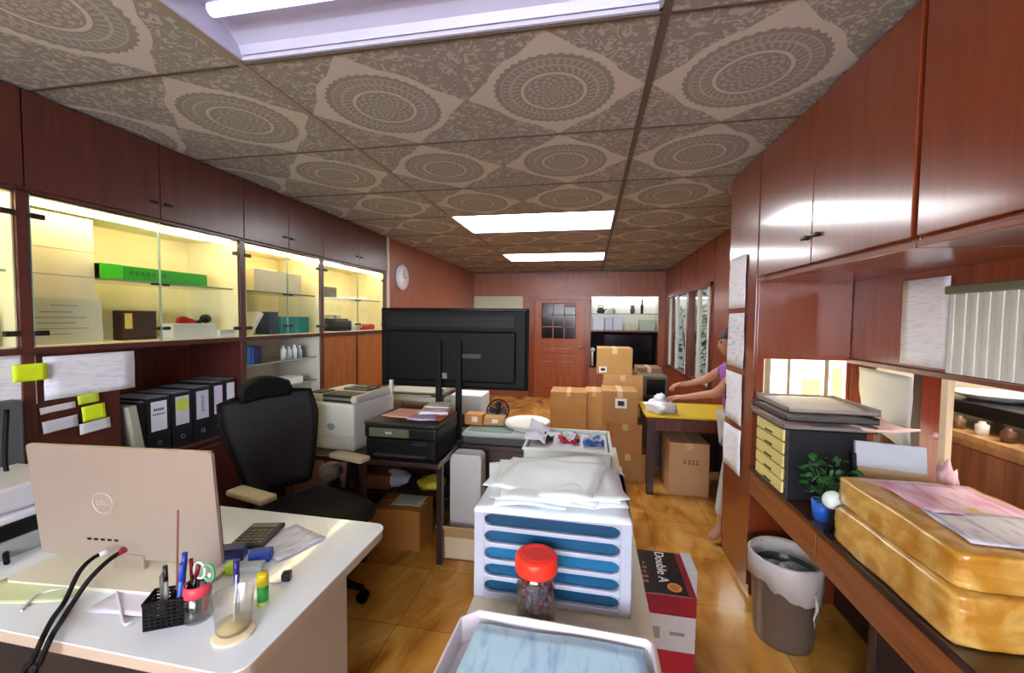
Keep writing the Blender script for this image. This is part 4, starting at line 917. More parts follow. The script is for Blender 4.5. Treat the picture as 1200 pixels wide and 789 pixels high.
# big black screen from behind
t=thing('big_screen','very wide black flat screen seen from behind on two posts','screen',(-.946,2.75,TZ))
sw=.54; zb,zt_=1.005-TZ,1.57-TZ
BK=M('08090b',.5,spec=.2,name='black back shell')
MB().box(-sw,-.005,zb,sw,.03,zt_,.008).build('bezel',BLKM,t)
MB().box(-sw+.012,-.03,zb+.012,sw-.012,-.004,zt_-.012,.012,seg=3).build('back_shell',BK,t)
MB().box(-sw+.06,-.055,zb+.05,sw-.08,-.028,zt_-.16,.015,seg=3).build('electronics_bulge',BK,t)
rd=MB()
for k in range(8): rd.box(-sw+.06,-.034,zt_-.13+.010*k,sw-.10,-.029,zt_-.126+.010*k)
rd.build('vent_slots',M('0a0a0c',.5),t)
MB().box(.04,-.0575,zb+.22,.22,-.055,zb+.25).build('data_label',M('3a3a30',.5),t)
MB().cyl((.395,-.032,zb+.365),(.395,-.029,zb+.365),.016,n=16).build('white_sticker',WHT,t)
mk=MB().box(-.09,-.0585,zb+.075,-.02,-.055,zb+.115,.004); mk.build('grey_sticker',M('8a8488',.5),t)
for x in (-.075,.07): MB().box(x-.02,-.085,.012,x+.02,-.055,zb+.34,.005).build('stand_post',BLKM,t)
MB().box(-.10,-.16,0,.12,.12,.014,.004).build('stand_base',BLKM,t)
# objects around the screen
t=thing('desk_organiser','pale grey desk organiser seen below the left half of the big screen','organiser',(-1.40,3.35,0))
MB().box(-.42,-.14,.0,.62,.25,.70,.004).build('side_cabinet',M('5c4434',.5),t)
for z in (.78,.86): MB().box(-.32,-.12,z,.22,.20,z+.012,.003).box(-.32,-.12,z,-.31,.20,z+.045).box(.21,-.12,z,.22,.20,z+.045).build('tray_level',M('b0b0a4',.4),t)
MB().box(-.30,-.10,.70,-.28,-.08,.9).box(.18,-.10,.70,.20,-.08,.9).box(-.30,.16,.70,-.28,.18,.9).box(.18,.16,.70,.20,.18,.9).build('uprights',M('4a4a48',.5),t)
one(MB().box(-1.68,3.22,.794,-1.24,3.5,.83,.004).box(-1.66,3.24,.83,-1.30,3.48,.845,.004),'paper_stack',M('d8d6c8',.6),'white paper stack lying in the grey organiser below the big screen','papers')
one(MB().box(-1.13,3.24,.701,-.86,3.5,.86,.006),'white_carton',M('dcdcd8',.6),'white carton between the posts of the big screen','carton')
one(MB().cyl((-1.32,3.05,.656),(-1.32,3.05,.76),.045).cyl((-1.32,3.05,.76),(-1.32,3.05,.78),.03),'tape_pot',M('6a6458',.5),'small grey pot behind the black printer','pot') if False else None
# shredder-like black machine and cables right of the stand
def blob(pts,mat,name,label,cat):
    mb=MB()
    for c,r,s in pts: mb.ball(c,r,s,jit=.45,seed=c[0]*9)
    return one(mb,name,mat,label,cat)
t=thing('desk_fan','small black desk fan under the right half of the big screen','fan',(-.66,2.95,TZ))
MB().lathe([(0,0),(.07,0),(.07,.01),(.02,.02),(.014,.09),(0,.09)],n=24).build('fan_base',BLKM,t)
cg=MB(); T=TR(0,0,.16,0,PI/2-.5)
for k in range(18):
    a=k*PI/9; cg.tube([(0.015*math.cos(a),.015*math.sin(a),.035),(.06*math.cos(a),.06*math.sin(a),.03),(.082*math.cos(a),.082*math.sin(a),0),(.06*math.cos(a),.06*math.sin(a),-.03)],.0022,5)
cg.tube([(.083*math.cos(k*PI/16),.083*math.sin(k*PI/16),0) for k in range(32)],.005,6,closed=True); cg.build('fan_cage',BLKM,t,T=T)
bl_=MB()
for k in range(4): bl_.prism([(.012,-.008),(.065,-.03),(.07,.01),(.04,.03),(.012,.01)],-.003,.003,'z',T=Euler((0,0,k*PI/2)).to_matrix().to_4x4()@Euler((.4,0,0)).to_matrix().to_4x4())
bl_.cyl((0,0,-.025),(0,0,.02),.018); bl_.build('fan_blades',M('2a2a30',.4),t,T=T)
for k,(dx,dy) in enumerate(((0,0),(.1,-.05),(-.03,.1))):
    cable([(-.80+dx,2.75+dy*.3,TZ+.012),(-.72+dx,2.68,TZ+.03),(-.62+dx,2.70+dy,TZ+.05),(-.54+dx*.6,2.80+dy,TZ+.016),(-.50+dx*.5,2.92,TZ+.012)],.006,BLKM,'power_cable','tangled black cable beside the stand of the big screen')['group']='tangled cables by the screen stand'
# flat grey machine with small cartons on it
t=thing('laminator','wide flat grey machine with a dark gap along its front, beside the sorter','machine',(-.60,2.765,TZ))
MB().box(-.225,-.14,0,.24,.20,.05,.006).build('base',M('3c3e42',.4),t)
MB().box(-.235,-.15,.05,.25,.21,.078,.01,seg=3).build('top_cover',M('a4aaa6',.35,name='grey plastic'),t)
MB().box(-.20,-.11,.078,.10,-.02,.083,.002).build('green_strip',M('6a8a7e',.4),t)
zt=TZ+.084
for q,(px0,px1,yy,h,cl_,lb) in enumerate(((545,566,2.80,.075,'c88a48','small orange-brown carton on the flat grey machine, left one'),(567,590,2.82,.055,'b98f58','small flat brown carton on the flat grey machine, right one'))):
    a=pY(px0,495,yy); b_=pY(px1,495,yy); bx=thing('small_carton',lb,'carton',((a.x+b_.x)/2,yy+.04,zt),.1*(q-.5))
    MB().box(-(b_.x-a.x)/2,-.05,0,(b_.x-a.x)/2,.06,h,.003).build('box_body',M(cl_,.7),bx); MB().box(-.012,-.0508,h*.3,.03,-.05,h*.8).build('white_label',M('e4d8c8',.6),bx)
a=pY(592,497,2.86); b_=pY(645,497,2.86)
t=thing('food_tub','round white lidded tub at the far end of the flat grey machine','tub',((a.x+b_.x)/2,2.86,TZ)); rr=(b_.x-a.x)/2
MB().lathe([(0,0),(rr*.82,0),(rr*.92,.10),(0,.10)],n=36).build('tub_body',M('d6d8d0',.35),t); MB().lathe([(0,.10),(rr,.10),(rr,.115),(rr*.95,.122),(rr*.88,.118),(0,.126)],n=36).build('lid',M('e9e6dc',.35),t)
# shelf contents under black printer
for q,(px,py,lb,cl_,sz) in enumerate(((463,565,'crumpled white plastic bag on the shelf under the black printer','d6d2e0',(.09,.07,.05)),(506,563,'yellow packet on the shelf under the black printer','d6bf30',(.085,.08,.04)),(388,560,'grey-white bundle on the shelf under the white printer','b4b6ac',(.07,.07,.06)))):
    p=pz(px,py,.47); y=2.78
    k=y/p.y; mb=MB(); mb.ball((p.x*k,y,.256+sz[2]*1.08),1,[v*1.18 for v in sz],jit=.35,seed=q*3.3)
    one(mb,('plastic_bag','yellow_packet','cloth_bundle')[q],M(cl_,.4,var=.1),lb,('bag','packet','bundle')[q])
one(MB().box(-1.60,2.68,.256,-1.40,2.9,.36,.004),'carton',M('8a5c38',.7),'brown carton on the shelf between the two printers','carton')
# carton on the floor in front of the printer table
def carton(name,label,x0,y0,z0,x1,y1,z1,mat=CARD,rz=0,group=None,tape=True,lab=None,flaps=False):
    t=thing(name,label,'carton',((x0+x1)/2,(y0+y1)/2,z0),rz,group); hx,hy,h=(x1-x0)/2,(y1-y0)/2,z1-z0
    MB().box(-hx,-hy,0,hx,hy,h,.005).build('box_body',mat,t)
    if tape:
        MB().box(-.025,-hy-.0008,h-.06,.025,-hy,h-.001).box(-.025,-hy,h,.025,hy,h+.0008).build('tape',TAPE,t)
        MB().box(-hx*.96,-.0015,h,hx*.96,.0015,h+.0006).build('lid_seam',M('7a5a34',.8),t) if False else None
    if lab: 
        lx,lz,lw_,lh=lab; MB().box(lx-lw_/2,-hy-.0015,lz-lh/2,lx+lw_/2,-hy-.0003,lz+lh/2).build('white_label',M('ecebe4',.5),t); MB().box(lx-lw_*.28,-hy-.0022,lz-lh*.25,lx+lw_*.28,-hy-.0015,lz+lh*.25).build('label_print',M('2c2c2c',.6),t)
    if flaps:
        MB().prism([(-hx,h),(-hx-.05,h+.03),(-hx-.048,h+.034),(-hx+.002,h+.004)],-hy,hy,'y').build('flap',mat,t)
    return t
ob=carton('cardboard_box','orange-brown cardboard box on the floor in front of the printer table',-1.375,2.40,0,-1.045,2.645,.262,M('b87838',.75,var=.1),rz=.03,tape=False)
MB().box(-.157,-.01,.2625,.157,.01,.2635).build('lid_edge',M('d69a58',.7),ob)
sheet_on(-1.27,2.46,-1.07,2.62,.264,.05,M('dcd8cc',.6),'white paper lying on the orange-brown cardboard box',th=.004,wav=.004)
# white tower standing in an open carton
oc=thing('open_carton','small open carton holding the tall white plastic case','carton',(-.785,2.445,0))
c_=MB(); c_.box(-.115,-.07,0,.125,.13,.006).box(-.115,-.07,0,.125,-.065,.14).box(-.115,.125,0,.125,.13,.14).box(-.115,-.07,0,-.11,.13,.14).box(.12,-.07,0,.125,.13,.14); c_.build('box_body',M('d6c2a4',.7),oc)
MB().prism([(-.07,.14),(-.07,.145),(-.13,.24),(-.135,.235)],-.115,.125,'x').build('flap',M('c8a878',.7),oc)
t=thing('white_case','tall white rounded plastic case standing in the open carton','case',(-.745,2.475,.007))
MB().prism(rrect(-.105,0,.10,.64,.035),-.05,.07,'y',.008).build('case_body',M('c9c6c4',.4,name='white shell'),t)
MB().box(-.106,-.052,.20,.101,-.05,.203).build('seam',M('9a9894',.5),t)

# ------------------------------------------------------------------ centre row
t=thing('narrow_cabinet','narrow cream side table running down the centre under the sorter and trays','table',(-.07,1.45,0))
CR=M('d6cdb4',.45,name='cream board')
MB().box(-.295,.60,.725,.165,2.45,.75,.004).build('table_top',CR,t,True)
MB().box(-.265,.66,.0,.135,2.40,.725,.003).build('body',M('a99f8a',.5,name='beige carcass'),t,True)
MB().box(-.10,.655,.05,.0,.66,.70).build('door_gap',BLKM,t,True) if False else None
# drawer sorter
t=thing('drawer_sorter','light grey five-slot paper sorter with blue trays under a heap of white papers','sorter',(-.088,1.20,.75),-.015)
SG=M('a6abba',.35,name='light grey plastic'); hx=.205; 
z0,zt_=.0,.245
b=MB(); b.box(-hx,-.165,0,-hx+.03,.165,zt_,.004).box(hx-.03,-.165,0,hx,.165,zt_,.004).box(-hx,-.165,zt_-.01,hx,.165,zt_,.004).box(-hx,.155,0,hx,.165,zt_).box(-hx,-.16,0,hx,.165,.006)
b.build('frame',SG,t)
sl=MB()
# front with rounded slots built bar by bar plus rounded slot ends
for k in range(6):
    zc=.014+k*.045; sl.box(-hx+.028,-.168,zc-.006-(.006 if k==0 else 0),hx-.028,-.156,zc+.006,.002)
for k in range(5):
    za=.0215+k*.045; zb_=za+.030
    for sg in (-1,1):
        xe=sg*(hx-.03); pts=[(xe,za-.002)]
        for q in range(9):
            a=-PI/2+PI*q/8; pts.append((xe-sg*.017+sg*.017*math.cos(a),(za+zb_)/2+.0152*math.sin(a)))
        pts.append((xe,zb_+.002)); 
        if sg<0: pts=pts[::-1]
        sl.prism(pts,-.167,-.157,'y')
sl.build('slot_front',SG,t)
for k in range(5):
    za=.018+k*.045; col=('15486a','154e72','1b6088','114a6c','0d3c5a')[k]
    MB().box(-hx+.034,-.150,za,hx-.034,.15,za+.006).box(-hx+.030,-.154,za,hx-.030,-.150,za+.036).build('tray',M(col,.3,name='blue tray'),t)
pc=[(-.205,-.160,.246),(.17,-.175,.246),(.165,.12,.250),(-.19,.13,.246)]
rp=random.Random(5)
for q in range(7):
    cx,cy2=rp.uniform(-.03,.02),rp.uniform(-.0,.05); a=rp.uniform(-.25,.25); w_,h_2=.135+rp.uniform(0,.045),.12+rp.uniform(0,.03)
    mb=MB(); mb.sheet([(-w_,-h_2,0),(w_,-h_2,0),(w_,h_2,0),(-w_,h_2,0)],10,10,.016,.0015,seed=q*2.1)
    o=mb.build('loose_paper',M(('e8f4f4','e2f0f2','eef6f6')[q%3],.55,name='white paper')); o.location=(-.088+cx,1.165+cy2,1.0+.007+q*.0065); o.rotation_euler=(rp.uniform(-.02,.02),rp.uniform(-.02,.02),a)
    tag(o,'white sheet in the crumpled heap on top of the blue-slotted sorter','paper','loose papers on the sorter')
one(MB().sheet([(0,-.012,-.012),(.40,-.008,-.006),(.385,.32,.0),(0,.32,0)],10,10,.006,.008,seed=8),'paper_pad',M('e8eef6',.5),'large white pad lying directly on the sorter, under the crumpled papers','papers',T=TR(-.29,1.035,1.0,-.01))
# jar with red lid
t=thing('plastic_jar','clear jar of dark sweets with a bright red screw lid in front of the sorter','jar',(-.117,.967,.75))
MB().lathe([(0,0),(.045,0),(.0475,.006),(.0475,.128),(.043,.138),(.040,.142),(.038,.142),(.041,.136),(.0455,.126),(.0455,.008),(0,.004)],n=36).build('glass',CLEARP,t)
MB().lathe([(0,.140),(.050,.140),(.052,.144),(.0515,.172),(.048,.178),(.042,.180),(0,.179)],n=40).lathe([(.030,.180),(.033,.183),(.036,.180)],n=36).build('lid',M('f03420',.35,name='red lid'),t)
rs=random.Random(2); 
cols=['4a2c48','6a3450','3a3244','50423e','7a2c46','2c2a3a']
for ci in range(6):
    mb=MB()
    for q in range(42):
        a=rs.uniform(0,6.28); r_=rs.uniform(.0,1)**.5*.037; mb.ball((r_*math.cos(a),r_*math.sin(a),.010+rs.uniform(0,.118)),.0085,(1,1.3,.8),T=None,sub=1)
    o=mb.build('sweets',M(cols[ci],.4),t); o['kind']='stuff'
# front tray with blue forms
t=thing('document_tray','white document tray full of blue forms in the near foreground','tray',(-.072,.735,.75),-.035)
tw,td=.212,.165
TW=M('e0d8dc',.4,name='white tray plastic')
def trpoly(w_,d_,c): return [(-w_,-d_),(w_,-d_),(w_,d_-c*.35),(w_-c*.35,d_),(-w_+c,d_),(-w_,d_-c)]
MB().prism(trpoly(tw,td,.035),0,.006,'z').build('tray_floor',TW,t)
rim=MB(); P=trpoly(tw,td,.035)
for k in range(6):
    (xa,ya),(xb,yb)=P[k],P[(k+1)%6]; dx,dy=xb-xa,yb-ya; L=math.hypot(dx,dy); nx,ny=-dy/L*.005,dx/L*.005
    rim.prism([(xa,ya),(xb,yb),(xb+nx,yb+ny),(xa+nx,ya+ny)],.006,.066 if k!=0 else .03,'z',.0015)
rim.build('tray_rim',TW,t)
for q in range(5):
    mb=MB(); mb.sheet([(-.19,-.15,0),(.19,-.15,0),(.188,.145,0),(-.175,.145,0)],10,10,.004,.009 if q<4 else .0012,seed=q)
    o=mb.build('blue_form',PRTB if q==4 else M('b4d8ec',.6,name='pale blue paper')); o.location=(-.072+.002*q,.733,.757+.0105*q+.003); o.rotation_euler=(0,0,-.035+.012*(q-2))
    tag(o,'pale blue form in the stack in the white tray nearest the camera' if q<4 else 'topmost pale blue printed form in the white tray nearest the camera','form','blue forms in the tray' if q<4 else None)
# second tray with red and blue things
t=thing('storage_tray','shallow white-green box with red and blue items, behind the sorter','tray',(-.10,2.20,.751),0)
bw,bd,bh=.215,.195,.105
b=MB()
for (x0,y0,x1,y1,zz) in ((-bw,-bd,bw,-bd+.006,bh),(-bw,bd-.006,bw,bd,bh),(-bw,-bd,-bw+.006,bd,bh),(bw-.006,-bd,bw,bd,bh),(-bw,-bd,bw,bd,.006)): b.box(x0,y0,0,x1,y1,zz,.002)
b.build('box_body',M('cfe0d8',.4,name='pale green plastic'),t)
MB().box(-bw-.008,-bd-.008,bh-.012,bw+.008,-bd+.004,bh,.003).box(-bw-.008,bd-.004,bh-.012,bw+.008,bd+.008,bh,.003).box(-bw-.008,-bd,bh-.012,-bw+.004,bd,bh,.003).box(bw-.004,-bd,bh-.012,bw+.008,bd,bh,.003).build('rim',M('e2e6e4',.4),t)
one(MB().box(-bw+.012,-bd+.012,.006,bw-.012,bd-.012,.085,.006),'packed_papers',M('dfe2ea',.6),'white papers filling the white-green box','papers',T=TR(-.10,2.20,.752))
for q,(x,y,cl_,lb) in enumerate(((-.10,2.22,'c8243c','red and white packet on the papers in the white-green box'),(.03,2.19,'3a6cc0','blue crumpled packet on the papers in the white-green box'),(-.24,2.20,'2a2c34','small black strap in the white-green box, left of the red packet'))):
    mb=MB(); mb.sheet([(-.055,-.045,0),(.055,-.05,0),(.06,.04,0),(-.05,.05,0)],8,8,.04,.008,seed=q*3+1); 
    if q<2: mb.sheet([(-.04,-.02,.012),(.03,-.05,.01),(.05,.02,.015),(-.02,.05,.02)],6,6,.03,.004,seed=q*5,mi=1)
    one(mb,('red_packet','blue_packet','black_strap')[q],[M(cl_,.4),M('dfe0ea',.5)],lb,'packet',T=TR(x,y,.848))
one(MB().sheet([(0,0,0),(.11,-.02,0),(.13,.12,.03),(.02,.15,.05)],8,8,.04,.002,seed=6),'plastic_wrap',M('e0e0ee',.25),'crumpled white wrapping at the left corner of the white-green box','wrapping',T=TR(-.33,2.12,.87))
one(MB().box(0,0,0,.06,.12,.03,.004),'white_box',M('d2cfc8',.5),'small white box at the far right end of the cream centre table','box',T=TR(.10,2.33-.02,.751)) if False else None
# copy paper carton
t=thing('paper_carton','red, white and black copy-paper carton standing on the floor right of the sorter','carton',(.335,1.935,0))
hx,hy=.125,.165
MB().box(-hx+.003,-hy+.003,0,hx-.003,hy-.003,.10,.003).build('lower_body',M('a8202c',.4,name='carton red'),t)
MB().box(-hx+.0025,-hy+.0025,.10,hx-.0025,hy-.0025,.27,.003).build('middle_band',M('c4bcb8',.5,name='carton grey-white'),t)
MB().box(-hx,-hy,.255,hx,hy,.345,.004).build('lid',M('8c1424',.35,name='carton dark red'),t)
MB().box(-hx+.004,-hy+.004,.3452,hx-.03,hy-.002,.3462).build('lid_print',M('1a1614',.3,name='black print'),t)
text('Double A',.062,M('f4f2ee',.5),t,(.012,.035,.3468),(0,0,-PI/2-.06),'lettering')
MB().cyl((.045,-.115,.3465),(.045,-.115,.3475),.03,n=28).build('round_badge',M('e0a040',.5),t)
MB().cyl((.045,-.115,.3476),(.045,-.115,.3482),.021,n=28).build('badge_center',M('d07828',.5),t)
mk=MB(); 
for q in range(5): mk.box(-.085+.004*q,-.10+q*.035,.3465,-.06+.006*(q%2),-.08+q*.035,.3472)
mk.build('lid_marks',M('b06a48',.5),t)
mk=MB().box(-.09,-hy+.0012,.15,-.02,-hy+.0022,.20).box(.02,-hy+.0012,.17,.08,-hy+.0022,.185); mk.build('body_print',M('8c8480',.5),t)
one(MB().ball((0,0,.09),.09,(1,1,1),jit=.5,seed=2).tube([(0,0,.15),(.02,.02,.2),(.04,.0,.22)],[.03,.018,.004]),'brown_bag',M('5a4638',.5,var=.2),'crumpled dark brown bag on the floor behind the copy-paper carton','bag',T=TR(.31,2.25,.004))
bx=pz(815,660,.30); one(MB().box(0,0,0,.05,.15,.33,.003),'white_board',M('c8c8cc',.5),'white board edge standing right of the copy-paper carton','board',T=TR(.465,1.99,0))
# ------------------------------------------------------------------ far side
FY=3.60
a=pY(757,487,FY); b_=pY(838,491,FY); YZ=round((a.z+b_.z)/2,3)
t=thing('packing_table','dark wooden table with a yellow top at the right side of the far aisle','table',(.80,3.9,0))
MB().box(a.x,FY,YZ-.016,1.30,4.22,YZ,.004).build('yellow_top',M('e2c020',.4,name='yellow sheet'),t,True)
MB().box(a.x+.01,FY+.01,YZ-.05,1.30,4.21,YZ-.017,.003).box(a.x+.03,FY+.03,YZ-.13,1.28,4.19,YZ-.05).build('frame',wood('4a2014','6a3020',.4),t,True)
for x,y in ((a.x+.02,FY+.02),(a.x+.02,4.14),(1.24,FY+.02),(1.24,4.14)): MB().box(x,y,0,x+.06,y+.06,YZ-.05,.003).build('leg',wood('2e1610','40201a',.4),t,True)
MB().box(a.x+.08,4.16,.05,1.24,4.175,YZ-.06).build('back_panel',W_BLK,t,True)
# carton with red print under its front
a=pz(786,580,0); b_=pz(828,580,0)
ct=carton('cardboard_box','tall light cardboard box with red marks on the floor under the yellow-topped table',a.x-.02,3.66,0,b_.x,4.06,.455,M('cfa478',.75,var=.08),rz=-.0)
mk=MB(); 
for q,w_ in enumerate((.022,.03,.026,.022)): 
    x=-.045+q*.034; mk.box(x,-.2015,.275,x+w_*.8,-.2003,.282).box(x,-.2015,.30,x+w_*.8,-.2003,.307).box(x+w_*.3,-.2015,.27,x+w_*.3+.007,-.2003,.31)
mk.build('red_marks',M('a83820',.6),ct)
one(MB().ball((0,0,.055),.10,(1.25,.8,.6),jit=.8,seed=3).ball((-.0,.02,.11),.055,(1,.8,.9),jit=.9,seed=8),'white_bag',M('e6e6ec',.35,name='white plastic bag'),'crumpled white plastic bag being handled on the yellow-topped table','bag',T=TR(pY(775,480,3.70).x,3.72,YZ))
# stacks of cartons
G='cartons stacked in the far aisle'
def cst(pl,pr,ptop,pbot,Y,dep,label,mat=CARD,z0=None,lab=None,rz=0,flaps=False):
    A=pY(pl,ptop,Y); B=pY(pr,pbot,Y); 
    zb=B.z if z0 is None else z0
    return carton('cardboard_box',label,A.x,Y,zb,B.x,Y+dep,A.z,mat,rz,G,lab=lab,flaps=flaps),A.z
c1,z1=cst(714,757,531,567,3.86,.36,'bottom carton of the front stack beside the yellow-topped table',CARD2,0)
c2,z2=cst(713,752,496,531,3.87,.34,'middle carton of the front stack, second from the floor',M('bb8450',.8,var=.1),z1+.001)
c3,z3=cst(706,747,458,496,3.86,.36,'top carton of the front stack with a white label on its face',CARD2,z2+.001,lab=(.01,.19,.105,.09))
c4,z4=cst(706,752,470,520,4.40,.40,'lower carton of the back stack behind the labelled one',CARD2,0)
c5,z5=cst(707,753,439,470,4.42,.36,'middle carton of the back stack, showing above the labelled one',CARD,z4+.001)
c6,z6=cst(700,741,408,439,4.44,.34,'topmost carton of all, at the peak of the back stack',M('bd9458',.8,var=.1),z5+.001,lab=(-.12,.05,.08,.06))
cst(645,687,459,500,5.4,.42,'wide low carton with pale top standing left of the stacks',CARD2,0)
cst(686,706,459,500,5.5,.42,'narrow carton between the wide low one and the front stack',CARD,0)
cst(747,774,431,480,5.6,.4,'grey-brown carton at the right of the stacks before the dark screen',M('8c6c54',.8,var=.1),0)
one(MB().ball((0,0,.10),.10,(1.0,.8,1.0),jit=.6,seed=6).ball((.06,.02,.19),.05,jit=.6,seed=2),'paper_bag',M('d2b0a0',.5),'small crumpled pinkish bag left of the front carton stack','bag',T=TR(pz(695,517,0).x,4.3,.004))
one(MB().box(0,0,0,.19,.25,.14,.006),'white_box',M('cfc8be',.5),'small whitish box on the floor left of the front carton stack','box',T=TR(pz(716,562,0).x-.10,3.62,.001))
t=thing('old_monitor','small grey box-shaped monitor beyond the yellow-topped table','monitor',(pY(767,470,4.9).x,4.95,0))
MB().box(-.13,-.10,0,.13,.2,.62,.005).build('side_cabinet',W_BLK,t)
MB().box(-.13,-.12,.622,.13,.2,.86,.01).build('case',M('6a665c',.5),t); MB().box(-.10,-.125,.65,.10,-.118,.83,.004).build('screen',M('15181c',.2),t)
# cabinets along the far wall
t=thing('wall_showcase','recessed white-lined shelf unit in the far wall right of the door','shelf unit',(.62,YF,0))
MB().box(.02,YF+.34,1.29,1.22,YF+.36,1.93).box(.02,YF+.02,1.29,.03,YF+.36,1.93).box(1.21,YF+.02,1.29,1.22,YF+.36,1.93).box(.02,YF+.0,1.92,1.22,YF+.36,1.93).build('inner_lining',M('e4e2d4',.5),t,True)
MB().box(.0,YF-.012,1.275,1.24,YF+.36,1.30,.003).build('bottom_board',W_DOOR2,t,True)
MB().box(.03,YF+.05,1.60,1.21,YF+.34,1.612).build('glass_shelf',GLASS,t,True); MB().box(.03,YF+.045,1.599,1.21,YF+.05,1.613).build('shelf_edge',GEDGE,t,True)
MB().box(.03,YF+.2,1.895,1.21,YF+.25,1.915).build('strip_light',emat('f4f4ff',5,'cool strip light'),t,True)
MB().box(.03,YF+.34,.62,1.21,YF+.36,1.275).box(.02,YF,.60,1.22,YF+.36,.63).build('dark_back',BLKM,t,True)
t=thing('dark_television','dark television standing in the niche under the white shelves','television',(.68,YF+.12,.632))
MB().box(-.42,-.02,.08,.46,.03,.60,.006).build('frame',BLKM,t); MB().box(-.40,-.024,.10,.44,-.02,.58).build('screen',M('0c1018',.12),t); MB().box(-.2,-.06,0,.2,.08,.012,.003).box(-.03,-.0,.01,.03,.02,.09).build('stand',BLKM,t)
one(MB().ball((.06,YF+.06,.93),.045,(1,.8,.9)).cyl((.06,YF+.06,.632),(.06,YF+.06,.90),.02),'white_lamp',WHT,'small white round knob lamp at the left end of the dark niche','lamp')
SH=YF+.10
for q,(x,z,w_,h,cl_,nm,lb) in enumerate(((.06,1.301,.20,.24,'dfe2f4','white_box','white box at the lower left of the far shelf'),(.28,1.301,.14,.22,'c8d0ea','white_box','pale blue box on the lower far shelf next to the white one'),(.43,1.301,.16,.26,'d8dcf0','white_box','tall lilac-white box on the lower far shelf'),(.64,1.301,.22,.12,'cfd4b8','paper_stack','low pale green stack on the lower far shelf'),(.90,1.301,.28,.20,'b4c8b4','paper_stack','pale green slanted stack at the lower right of the far shelf'))):
    one(MB().box(x,SH,z,x+w_,SH+.18,z+h,.008),nm,M(cl_,.5),lb,'box' if 'box' in nm else 'papers')
def vase(x,z,prof,col,label,nm='vase'):
    t=thing(nm,label,nm,(x,SH+.08,z)); MB().lathe(prof,n=20).build('vase_body',M(col,.35),t); return t
k_=vase(.20,1.613,[(0,0),(.06,0),(.075,.04),(.05,.10),(.02,.115),(0,.12)],'2c3034','dark kettle at the left of the upper far shelf','kettle'); MB().tube([(-.05,0,.09),(-.04,0,.15),(.04,0,.15),(.05,0,.09)],.007).tube([(.06,0,.05),(.11,0,.09)],[.014,.008]).build('handle',BLKM,k_)
vase(.42,1.613,[(0,0),(.05,0),(.055,.07),(.03,.10),(0,.10)],'aab2b4','grey pot in the middle of the upper far shelf','pot')
vase(.78,1.613,[(0,0),(.035,0),(.045,.06),(.03,.13),(.038,.15),(0,.15)],'5a605e','grey-green jug on the upper far shelf','jug')
vase(.95,1.613,[(0,0),(.025,0),(.028,.14),(.012,.18),(.014,.26),(0,.26)],'15171a','tall thin black bottle on the upper far shelf','bottle')
for q in range(3): one(MB().box(.06+.13*q,SH,1.613,.17+.13*q-.01,SH+.15,1.66+.015*q,.004),'paper_stack',M('d4d6dc',.6),('leftmost','middle','right')[q]+' low white pile behind the kettle on the upper far shelf','papers') if q==2 else None
t=thing('wall_showcase','recessed pale shelf in the far wall left of the door, above the big screen','shelf unit',(-1.75,YF,0))
MB().box(-2.235,YF+.30,1.28,-1.26,YF+.34,1.93).box(-2.235,YF+.1,1.28,-1.26,YF+.34,1.30).build('inner_lining',M('d0d0bc',.5),t,True)
MB().box(-2.235,YF+.02,1.60,-1.26,YF+.05,1.93).build('pale_panel',M('c9cdb4',.5,name='pale sheet'),t,True)
# outside of the right windows: a bright yard with shrubs
struct(MB().box(1.46,3.2,-.1,6,12,-.02),'floor_yard',M('a8a69c',.8,name='yard paving'))
struct(MB().box(4.6,3.0,-.1,4.7,12,1.2),'wall_yard',M('d9dccc',.8,name='yard wall'))
def shrub(x,y,h,r,seed):
    t=thing('shrub','leafy shrub outside the right-hand windows','shrub',(x,y,-.02),0,'shrubs outside the windows')
    f=MB(); rr=random.Random(seed)
    for q in range(260):
        a=rr.random()*6.28; e=rr.random()**.5*r; z=rr.uniform(.25,h); c=Vector((e*math.cos(a),e*math.sin(a),z)); T=Matrix.Translation(c)@Euler((rr.uniform(-1,1),rr.uniform(-1,1),a)).to_matrix().to_4x4(); L=rr.uniform(.08,.16)
        f.prism([(0,0),(L*.4,L*.25),(L,0),(L*.4,-L*.25)],0,.002,'z',0,T)
    f.build('foliage',M('6c8a58',.5,var=.5,vs=8),t); s=MB()
    for q in range(4): s.tube([(0,0,0),(.1*math.cos(q*1.7),.1*math.sin(q*1.7),h*.4),(r*.5*math.cos(q*1.7),r*.5*math.sin(q*1.7),h*.85)],[.03,.02,.008],6)
    s.build('stems',M('5c4a38',.8),t)
for q,(x,y) in enumerate(((2.3,7.1),(2.6,8.9),(2.4,10.6),(3.4,9.9),(3.6,12.2))): shrub(x,y,1.9+.2*(q%2),.45,q+1)

# ------------------------------------------------------------------ person
SKIN=M('b98468',.55,name='skin',var=.06)
P=thing('person','person in a purple shirt half hidden behind the tall cabinet, reaching over the yellow table','person',(.98,3.12,0))
def skinmesh(name,verts,edges,mat,parent,sub=2,root=0):
    me=bpy.data.meshes.new(name); me.from_pydata([v[:3] for v in verts],edges,[]); me.materials.append(mat)
    o=bpy.data.objects.new(name,me); C.objects.link(o); o.parent=parent
    inv=mat_of(parent).inverted(); me.transform(inv)
    md=o.modifiers.new('skin','SKIN'); md.use_smooth_shade=True
    sv=me.skin_vertices[0].data if me.skin_vertices else None
    if sv is None:
        me.attributes.new  # no layer yet
    for k,v in enumerate(verts):
        r=v[3]; sv[k].radius=(r,r*(v[4] if len(v)>4 else 1)); sv[k].use_root=(k==root)
    s=o.modifiers.new('sub','SUBSURF'); s.levels=sub; s.render_levels=sub
    return o
hl=pY(789,462,3.42); hr=pY(795,449,3.50)
